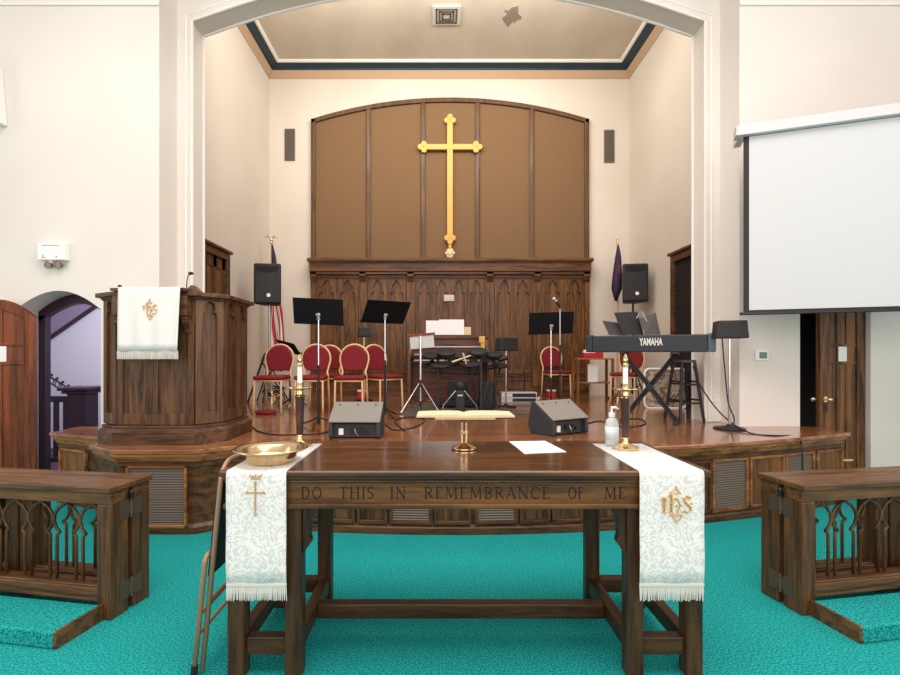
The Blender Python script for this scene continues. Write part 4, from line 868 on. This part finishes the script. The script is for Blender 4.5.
# ------------------------------------------------------------------ wedges
def wedge(loc, rz, label):
    t = thing('floor_monitor', label, 'speaker', loc, rz, 'wedge floor monitors'); hw = .222
    MB().prism([(-.12,0),(.16,0),(.2,.06),(.155,.28),(.12,.295),(-.135,.135),(-.14,.02)], (-hw,0,0), (0,1,0), (0,0,1), (.035,0,0)).build('side_cheek', WEDGEB, t, bevel=.008)
    MB().prism([(-.12,0),(.16,0),(.2,.06),(.155,.28),(.12,.295),(-.135,.135),(-.14,.02)], (hw-.035,0,0), (0,1,0), (0,0,1), (.035,0,0)).build('side_cheek', WEDGEB, t, bevel=.008)
    MB().prism([(-.09,.01),(.16,.01),(.19,.06),(.15,.27),(.115,.285),(-.12,.13),(-.09,.12)], (-hw+.035,0,0), (0,1,0), (0,0,1), (2*hw-.07,0,0)).build('cabinet', WEDGEB, t)
    a = Vector((0,.255,.16)).normalized(); n_ = Vector((0,-a.z,a.y))
    MB().prism([(-hw,0),(hw,0),(hw,.285),(-hw,.285)], Vector((0,-.136,.137)), (1,0,0), a, n_*.014).build('grille', WEDGEG, t, bevel=.01, seg=3)
    mb = MB()
    for x in (-.16,0,.16): c = Vector((x,-.136,.137))+a*.235+n_*.013; mb.cyl(c, c+n_*.005, .008)
    mb.build('screws', BLACK, t)
    MB().box((-.14,-.104,.03),(-.10,-.0901,.085)).build('label_plate', SHELLW, t)
    for x_, z_, r_ in ((-.02,.07,.022),(.05,.07,.022),(.1,.05,.015)): MB().cyl((x_,-.0905,z_),(x_,-.11,z_),r_).build('socket', BLACK, t)
    MB().tube([(.03,-.11,.02),(.012,-.12,.05),(.0,-.112,.085)], .006, 6).build('plug', STEEL, t)
    return t
wedge((X(357,4.42), 4.42, STZ), R(-1), 'grey wedge floor monitor below the left row of chairs')
wedge((1.13, 4.62, STZ), R(31), 'grey wedge floor monitor turned to the right, below the lone red chair')

# ------------------------------------------------------------------ keyboard and its surroundings
kd0, kd1 = 5.62, 5.02; kp = Vector((X(586,kd0), kd0, 0)); kq = Vector((X(716,kd1), kd1, 0)); ku = (kq-kp).normalized(); kl = (kq-kp).length; kz = Z(352,5.3)
kb = thing('electric_keyboard', 'long blue-grey electric keyboard seen from behind on a black stand', 'keyboard', ((kp+kq)/2)[:2]+(kz,) if False else ((kp.x+kq.x)/2, (kp.y+kq.y)/2, kz), math.atan2(ku.y, ku.x))
MB().prism([(0,0),(.30,0),(.30,.05),(.12,.085),(.10,.185),(.0,.175)], (-kl/2+.07,0,0), (0,1,0), (0,0,1), (kl-.14,0,0)).build('body', BLUEK, kb, bevel=.008)
for sx in (-kl/2, kl/2-.07): MB().prism([(-.005,.0),(.31,.0),(.31,.07),(.14,.10),(.10,.195),(-.005,.185)], (sx,0,0), (0,1,0), (0,0,1), (.07,0,0)).build('end_cheek', BLUEL if sx > 0 else BLUEK, kb, bevel=.01)
text_mesh('lettering', 'YAMAHA', .108, mat('pale_lettering', (.7,.68,.62), .5), kb, (.035,-.0035,.105), (PI/2,0,0), .0015, sx=.50)
MB().box((-kl/2+.08,.135,.05),(kl/2-.08,.30,.066)).build('white_keys', SHELLW, kb)
ks = thing('keyboard_stand', 'black double-braced X stand under the electric keyboard', 'keyboard stand', ((kp.x+kq.x)/2+.075, (kp.y+kq.y)/2+.12, STZ), math.atan2(ku.y, ku.x))
kh = kz-STZ-.02
for y0_, sg in ((-.03,1),(.03,-1)):
    for o_ in (-.016,.016):
        MB().tube([(-sg*.26+o_, y0_, kh), (sg*.26+o_, y0_, .03)], .013, 8).build('brace', BLACK, ks, smooth=True)
    MB().box((-sg*.26-.03,-.16,kh-.005),(-sg*.26+.03,.16,kh+.0185)).build('support_arm', BLACK, ks, bevel=.004)
    MB().box((sg*.26-.025,-.19,.0),(sg*.26+.025,.19,.03)).build('foot', BLACK, ks, bevel=.006)
MB().cyl((0,-.06,kh/2+.01),(0,.07,kh/2+.01),.035).build('pivot', BLACK, ks, smooth=True)
# binders on the music rest
ktop = kz+.186
def panel_on(px0, px1, pt0, pt1, pb, d, label, m, skew=0, name='sheet_folder', cat='folder', lean=.08, th_=.012):
    zb, z0, z1 = Z(pb,d), Z(pt0,d), Z(pt1,d); xa, xb = X(px0,d), X(px1,d)
    zb = ktop+.001
    o = MB().faces([(xa+skew,d,zb),(xb+skew*.6,d,zb),(xb,d+lean,z1),(xa,d+lean,z0),(xa+skew,d+th_,zb),(xb+skew*.6,d+th_,zb),(xb,d+th_+lean,z1),(xa,d+th_+lean,z0)], [(0,1,2,3),(7,6,5,4),(0,4,5,1),(3,2,6,7),(0,3,7,4),(1,5,6,2)]).build(name, m)
    return tag(o, label, cat)
DG = mat('dark_grey_card', (.045,.045,.048), .6)
panel_on(605, 625, 320, 323, 337, 5.50, 'dark grey folder leaning at the left of the keyboard music rest', DG, .05)
panel_on(617, 640, 312, 311, 337, 5.42, 'black tilted tablet standing in the middle of the keyboard', BLACK, .07, 'tablet', 'tablet')
panel_on(643, 659, 318, 312, 337, 5.34, 'dark grey folder standing right of the black tablet', mat('mid_grey_card', (.07,.065,.06), .6), .03)
mb = MB(); mb.tube([(X(638,5.4),5.44,Z(318,5.4)),(X(643,5.4),5.43,Z(311,5.4)),(X(647,5.4),5.4,Z(322,5.4)),(X(648,5.4),5.4,ktop)], .008, 6); tag(mb.build('clip_lamp', STEEL, smooth=True), 'small silver clip lamp between tablet and folder on the keyboard', 'lamp')
# stool
sl = thing('bar_stool', 'black wooden bar stool behind the keyboard at the right', 'stool', (X(684,5.5), 5.5, STZ), R(8)); sh = Z(359.8,5.5)-STZ
MB().lathe([(0,sh-.03),(.11,sh-.03),(.122,sh-.022),(.122,sh-.008),(.115,sh),(0,sh)], seg=32).build('seat', mat('grey_stool_seat', (.10,.095,.09), .25), sl, smooth=True)  # seat greyer than the black legs
tp, bt = .075, .14
for sx in (-1,1):
    for sy in (-1,1): MB().tube([(sx*tp,sy*tp,sh-.031),(sx*bt,sy*bt,0)], [.018,.016], 10).build('leg', BLACK, sl, smooth=True)
for z in (.20,.40):
    k = tp+(bt-tp)*(1-z/sh)
    for a, b in (((-k,-k),(k,-k)),((-k,k),(k,k)),((-k,-k),(-k,k)),((k,-k),(k,k))):
        MB().cyl((*a,z+(.03 if a[0]==b[0] else 0)),(*b,z+(.03 if a[0]==b[0] else 0)),.010).build('rung', BLACK, sl, smooth=True)
# white framed tan fan behind
fn = thing('box_fan', 'white rounded frame with tan print standing behind the bar stool', 'fan', (X(665.5,6.75), 6.75, STZ+.001), R(-4)); fw2, fh2 = .275, .53
pts = []
for cx_, cz_, a0 in ((fw2-.07,.07,-90),(fw2-.07,fh2-.07,0),(-fw2+.07,fh2-.07,90),(-fw2+.07,.07,180)):
    pts += [(cx_+.07*math.cos(R(a0+k*15)), 0, cz_+.07*math.sin(R(a0+k*15))) for k in range(7)]
MB().tube(pts, .017, 8, closed=True).build('frame', SHELLW, fn, smooth='all'); MB().box((-fw2+.02,.005,.02),(fw2-.02,.03,fh2-.02)).build('printed_panel', TANP, fn, bevel=.01)
mb = MB()
for k in range(1,6): r_ = .04*k; mb.tube([(r_*math.cos(a*PI/12),-.008,fh2/2+r_*math.sin(a*PI/12)) for a in range(24)], .003, 4, closed=True)
mb.build('guard_rings', STEEL, fn)
# side table with red box
td = 7.7; tx0, tx1 = X(577,td), X(614,td)
tbl = thing('wooden_side_table', 'small brown open wooden stand under the red and white box', 'table', ((tx0+tx1)/2, td+.15, STZ)); hw = (tx1-tx0)/2; hh = Z(358,td)-STZ
MB().box((-hw,-.16,hh-.025),(hw,.16,hh)).build('top', OAKX, tbl, bevel=.004); MB().box((-hw+.03,-.14,.28),(hw-.03,.14,.30)).build('shelf', OAKX, tbl)
for sx in (-hw, hw-.035):
    for sy in (-.16,.125): MB().box((sx,sy,0),(sx+.035,sy+.035,hh-.025)).build('leg', OAK, tbl)
rb = thing('red_box', 'red and white box on the wooden stand left of the keyboard', 'box', (X(594,td), td+.08, STZ+hh+.0005))
MB().box((-.15,-.08,0),(.15,.08,.10)).build('carton', mat('bright_red_card', (.55,.02,.03), .5), rb, bevel=.015); MB().box((-.151,-.082,.075),(.02,.0,.125)).build('white_lid', PAPER, rb, bevel=.006)
o = MB().box((X(590,td),td+.1,STZ+.3005),(X(600,td),td+.13,STZ+.58)).build('paper_stack', PAPER); tag(o, 'white papers standing on the shelf of the wooden stand', 'papers')
for px, py, lb, w_ in ((374,391,'small red box with white lid under the turned chair of the left row',.15),(551,397,'small red box with white lid under the lone red chair',.13)):
    loc = on_stage(px, py); b_ = thing('storage_box', lb, 'box', (loc[0], loc[1] if loc[1] < 8.6 else 8.5, STZ+.0005)); MB().box((-w_/2,-.08,0),(w_/2,.08,.10)).build('box_body', bpy.data.materials['bright_red_card'], b_, bevel=.006); MB().box((-w_/2-.005,-.085,.10),(w_/2+.005,.085,.125)).build('box_lid', PAPER, b_, bevel=.004)

# ------------------------------------------------------------------ organ, drum kit
od = 7.5; ox = X(449,od)
ORG = wood('organ_mahogany', (.03,.008,.004), (.15,.045,.02), 'x')
og = thing('organ_console', 'brown wooden organ console with stepped keyboards below the cross', 'organ', (ox, od+.3, STZ)); ow = .60; oh = Z(338,od)-STZ
MB().box((-ow,-.05,0),(ow,.32,oh-.2)).box((-ow,.02,oh-.2),(ow,.32,oh)).box((-ow-.02,.0,oh),(ow+.02,.34,oh+.03)).build('case', ORG, og, bevel=.008)
for sx in (-ow-.02, ow-.03): MB().prism([(-.36,0),(.0,0),(.0,oh-.02),(-.05,oh-.02),(-.12,oh-.22),(-.36,oh-.30)], (sx,0,0), (0,1,0), (0,0,1), (.05,0,0)).build('side_panel', WAZ, og, bevel=.006)
for k, z in enumerate((oh-.34, oh-.25)):
    mk = MB().box((-ow+.04,-.32+.12*k,z-.03),(ow-.04,.0,z)).build('manual', ORG, og, bevel=.003); MB().box((-ow+.08,-.31+.12*k,z),(ow-.08,-.16+.12*k,z+.012)).build('keys', mat('ivory_keys', (.62,.53,.4), .4) if 'ivory_keys' not in bpy.data.materials else bpy.data.materials['ivory_keys'], mk)
MB().box((-ow+.1,-.02,oh-.135),(ow-.1,.021,oh-.12)).build('stop_rail', SILV, og)
mr = MB().box((-.36,.02,oh+.03),(.36,.06,oh+.06)).box((-.34,.07,oh+.03),(.34,.085,oh+.2)).build('music_rest', WX, og)
for px0, px1, pt_, lb, dy in ((426,439,320.5,'white sheet music at the left of the organ rest',-.0),(439,464,319.5,'large white sheet music open in the middle of the organ rest',-.012),(464,471,327,'small cream sheet music at the right of the organ rest',0)):
    d = od+.35+dy; z0 = STZ+oh+.061
    o = MB().box((X(px0,d),d-.006,z0),(X(px1,d),d+.002,Z(pt_,d)), rot=(R(-4),0,0)).build('sheet_music', PAPER if '464' != str(px0) else PAGES); tag(o, lb, 'sheet music', 'sheet music on the organ')
yo = thing('yellow_figurine', 'small yellow figure standing at the right end of the organ', 'figurine', (X(483,7.42), 7.42, STZ+oh-.2385))
MB().lathe([(0,0),(.05,0),(.045,.03),(.03,.10),(.04,.16),(.0,.17)]).build('body', YEL, yo, smooth=True); MB().box((-.06,-.03,.165),(.03,.03,.26)).build('head', YEL, yo, bevel=.012)
MB().box((-.08,-.05,-.0),(.07,.05,.006)).build('foot_plate', YEL, yo)
rg = MB().prism([(X(400,6.02),6.02),(X(530,6.02),6.02),(X(497,7.1),7.1),(X(416,7.1),7.1)], (0,0,STZ+.0005), (1,0,0), (0,1,0), (0,0,.008)).build('drum_rug', RUG, bevel=.003); tag(rg, 'dark grey rug on the stage floor under the drum kit', 'rug')
FZ = STZ+.0090
dk = thing('electronic_drum_kit', 'black electronic drum kit on a tube rack before the organ', 'drum kit', (X(457,6.6), 6.6, FZ))
def dl_(px, py, d=6.6): return (X(px,d)-X(457,6.6), d-6.6, Z(py,d)-FZ)
for px, d in ((438,6.5),(474,6.75),(481,6.45),(495,6.7)):
    x = X(px,d)-X(457,6.6); MB().cyl((x,d-6.6,.0),(x,d-6.6,Z(358,d)-FZ),.017).build('rack_post', mat('dark_rack_tube', (.05,.05,.058), .35, .3) if 'dark_rack_tube' not in bpy.data.materials else bpy.data.materials['dark_rack_tube'], dk, smooth=True)
MB().tube([dl_(424,358),dl_(438,356,6.5),dl_(458,357,6.7),dl_(481,357,6.45),dl_(500,359,6.7)], .017, 8).tube([dl_(430,372,6.7),dl_(481,374,6.6)], .012, 8).build('rack_bar', BLACK, dk, smooth='all')
for px, py, d, r_, a in ((431,356,6.35,.11,-18),(446,353,6.3,.12,-20),(462,356,6.3,.12,-15),(478,352,6.35,.12,-22),(494,355,6.4,.12,-14),(470,365,6.15,.13,-10),(440,366,6.2,.12,-12),(500,366,6.5,.10,-10)):
    o = MB().lathe([(0,-.02),(r_*.8,-.02),(r_,0),(r_,.018),(r_*.93,.024),(0,.024)], seg=24).build('drum_pad', BLKP, dk, smooth=True); c = dl_(px,py,d); o.location = c; o.rotation_euler = (R(-a*1.0),0,0)
    MB().cyl((c[0],c[1],c[2]-.02),(c[0],c[1]+.12,c[2]-.10),.010).build('pad_arm', BLACK, dk)
MB().prism([(-.1,0),(.1,0),(.09,.36),(-.09,.36)], (X(487,6.5)-X(457,6.6),-.08,0), (1,0,0), (0,0,1), (0,.14,0)).build('bass_pad', BLKP, dk, bevel=.015)
for px, py, d, sx_, sz_ in ((437,357,6.45,.11,.06),(452,361,6.5,.06,.09),(487,359,6.5,.09,.07),(473,359,6.7,.05,.08)):
    c = dl_(px,py,d); MB().cbox(c, (sx_*2,.08,sz_)).build('clamp_module', BLKP, dk, bevel=.01)
for px, py, d, r_ in ((430,364,6.5,.05),(458,364,6.45,.06),(492,368,6.5,.07),(503,360,6.7,.06)):
    c = dl_(px,py,d); MB().cyl((c[0]-r_,c[1],c[2]),(c[0]+r_,c[1]-.03,c[2]+.03),.03).build('pad_clamp', BLACK, dk, smooth=True)
MB().box((-.28,.12,.02),(.30,.32,.10)).box((-.12,.2,.1),(.16,.3,.36)).build('control_box', BLKP, dk, bevel=.01)
mb = MB()
for k in range(5): p0 = dl_(470+k*6,368,6.5); mb.tube([p0,(p0[0]+.04,p0[1]-.02,p0[2]-.2),(p0[0]-.02,p0[1],.15),(p0[0]+.07,p0[1]-.05,.02)], .006, 6)
mb.build('cable', CORD, dk, smooth='all')
for i, (a, b, lb) in enumerate((((452,362),(471,355.5),'pale drumstick lying across the drum pads, nearly level'),((463,353),(466.5,364),'pale drumstick lying across the drum pads, nearly upright'))):
    d = 6.08-.012*i; o = MB().tube([(X(a[0],d),d,Z(a[1],d)),(X(b[0],d),d+.03,Z(b[1],d))], [.011,.008], 8).build('drumstick', PAGES, smooth=True); tag(o, lb, 'drumstick')
# throne / pedal tripod
dt = thing('drum_pedal', 'black upright pedal unit with two silver struts at the drum kit centre', 'pedal', (X(460,6.1), 6.1, FZ))
MB().box((-.055,-.04,0),(.055,.05,.22)).box((-.07,-.12,0),(.07,.08,.02)).build('tower', BLKP, dt, bevel=.012); MB().sphere((0,0,.27),.06,(1.1,.7,.8)).cyl((0,0,.2),(0,0,.25),.025).build('beater', BLKP, dt, smooth='all')
for sg in (-1,1): MB().tube([(sg*.05,0,.22),(sg*.2,.02,.08),(sg*.22,.02,.005)], .007, 6).build('strut', CHROME, dt, smooth=True)
MB().box((-.03,-.049,.17),(.03,-.0401,.185)).build('trim_strip', SILV, dt)
dt.scale = (1,1,1.25)
# chrome tripod stand with white board
hs = tripod((X(420.5,6.2), 6.2, FZ), Z(334,6.2)-FZ, 'chrome tripod stand with a white board before the organ', m=CHROME, r=.014, spread=.27, cat='stand', rz=1.07, name='sheet_stand', hub=.36, knee=.10)
o = MB().box((-.15,-.008,-.085),(.15,0,.075)).build('white_board', mat('pale_board', (.62,.66,.64), .5), hs, bevel=.003); o.location = (.026, .0-.006, Z(341.5,6.2)-FZ); o.rotation_euler = (R(12), R(-5), -1.07)
o = MB().box((-.17,-.02,.075),(.17,.02,.10)).build('wooden_ledge', mat('red_brown_ledge', (.22,.05,.03), .4), hs, bevel=.004); o.location = (.026, -.006, Z(341.5,6.2)-FZ); o.rotation_euler = (R(12), R(-5), -1.07)
# silver gear case, cables
gc = thing('amplifier_case', 'silver equipment case on the floor right of the drum kit', 'equipment case', (X(519,7.5), 7.6, STZ+.0005)); 
MB().box((-.27,-.12,0),(.27,.12,.16)).build('case_body', SILV, gc, bevel=.01)
MB().box((-.10,-.124,.09),(.25,-.1201,.145)).box((-.10,-.124,.02),(.25,-.1201,.07)).build('front_panel', BLKP, gc); mb = MB()
for k in range(4): mb.cyl((-.24+.04*k,-.121,.115),(-.24+.04*k,-.14,.115),.014)
mb.build('knobs', SHELLW, gc, smooth=True)
def cable(pts, r, label, name='cable', m=CORD, cat='cable', zoff=0):
    P = [Vector(p) for p in pts]; out = []
    for i in range(len(P)-1):
        p0, p1, p2, p3 = P[max(i-1,0)], P[i], P[i+1], P[min(i+2,len(P)-1)]
        for k in range(6):
            t = k/6; out.append(.5*((2*p1)+(-p0+p2)*t+(2*p0-5*p1+4*p2-p3)*t*t+(-p0+3*p1-3*p2+p3)*t*t*t))
    out.append(P[-1]); o = MB().tube(out, r, 6).build(name, m, smooth='all'); return tag(o, label, cat)
def fs(px, py, z=.005): return on_stage(px, py, z)
cable([fs(526,398),fs(533,399),fs(540,397.5),fs(536,400.5),fs(528,400),fs(530,402.5),fs(539,401.5)], .014, 'loose white cable coil beside the silver equipment case', m=SHELLW)
e = 5.0
cable([(X(693,5.3),5.3,Z(366,5.3)),(X(700,5.2),5.2,Z(385,5.2)),(X(716,5.0),5.0,Z(408,5.0)),(X(733,4.85),4.85,Z(424,4.85)),fs(752,433.5),fs(775,435.5),(X(793,4.5),4.5,Z(436,4.5)),(X(800,4.40),4.395,Z(441,4.395)),(X(802,4.34),4.34,Z(450,4.34)),(X(802.5,4.33),4.33,Z(470,4.33)),(X(802.5,4.32),4.32,.004)], .007, 'black cord running from the keyboard over the right stage front')
cable([(X(719,4.85),4.80,Z(338,5.05)),(X(722,4.85),4.80,Z(370,5.05)),(X(724,4.85),4.78,Z(400,5.02)),(X(728,4.8),4.70,Z(415,5.02)),fs(731,432.6)], .006, 'thin black cord hanging from the right monitor speaker')
cable([fs(250,424),fs(258,431),fs(275,434.5),fs(300,434.5),fs(316,434),fs(331,431)], .006, 'thin black cable on the stage floor left of the left floor monitor')
cable([fs(386,425),fs(395,430),fs(415,427),fs(425,420),fs(410,417),fs(395,421),fs(405,431)], .007, 'black cable loops on the stage floor right of the left floor monitor')
cable([fs(586,424),fs(600,421),fs(625,427),fs(645,424),fs(640,419),fs(620,419)], .006, 'black cable on the stage floor behind the right candlestick')
# gear below the first chair
rp = MB().prism(arc(0,0,.13,0,360,24)[:-1], (0,0,0), (1,0,0), (0,.6,0), (0,0,.045)).build('red_cushion', RED, bevel=.018, smooth=True, seg=3); rp.location = on_stage(266,414,.0005)[:2]+(STZ+.0005,); tag(rp, 'flat red cushion on the floor before the first red chair', 'cushion')
mb = MB()
for k in range(9):
    a = k*.7; c = fs(272+7*math.cos(a*1.7), 396, .02); mb.tube([(c[0]+.10*math.cos(t*.6+a), c[1]+.03*math.sin(t*.9+a)+.01*k, STZ+.03+.018*k+.05*abs(math.sin(t*.5+a))) for t in range(9)], .009, 6)
tag(mb.build('cable_bundle', CORD, smooth='all'), 'tangled bundle of black cables under the first red chair', 'cable bundle')
mb = MB(); a = Vector(fs(248,402)); b2 = Vector((X(262,6.9),6.9,Z(362,6.9))); mb.tube([a,b2],[.016,.014],8); mb.tube([b2,Vector(fs(285,398))],.010,8); mb.tube([b2, b2+Vector((.03,.05,.12))],.018,8)
tag(mb.build('folded_stand', BLACK, smooth=True), 'black slanted stand leg beside the pulpit, under the first red chair', 'stand')
ms = thing('small_boom_stand', 'short black bent microphone stand before the panelling, right of the organ', 'microphone stand', (X(526,7.7),7.85,STZ))
MB().tube([(0,0,.02),(0,0,.58),(.03,0,.60),(.15,0,.615)], .010, 8).build('bent_pole', BLACK, ms, smooth=True); MB().lathe([(0,0),(.1,0),(.1,.01),(.02,.02),(0,.02)]).build('base', BLACK, ms, smooth=True)
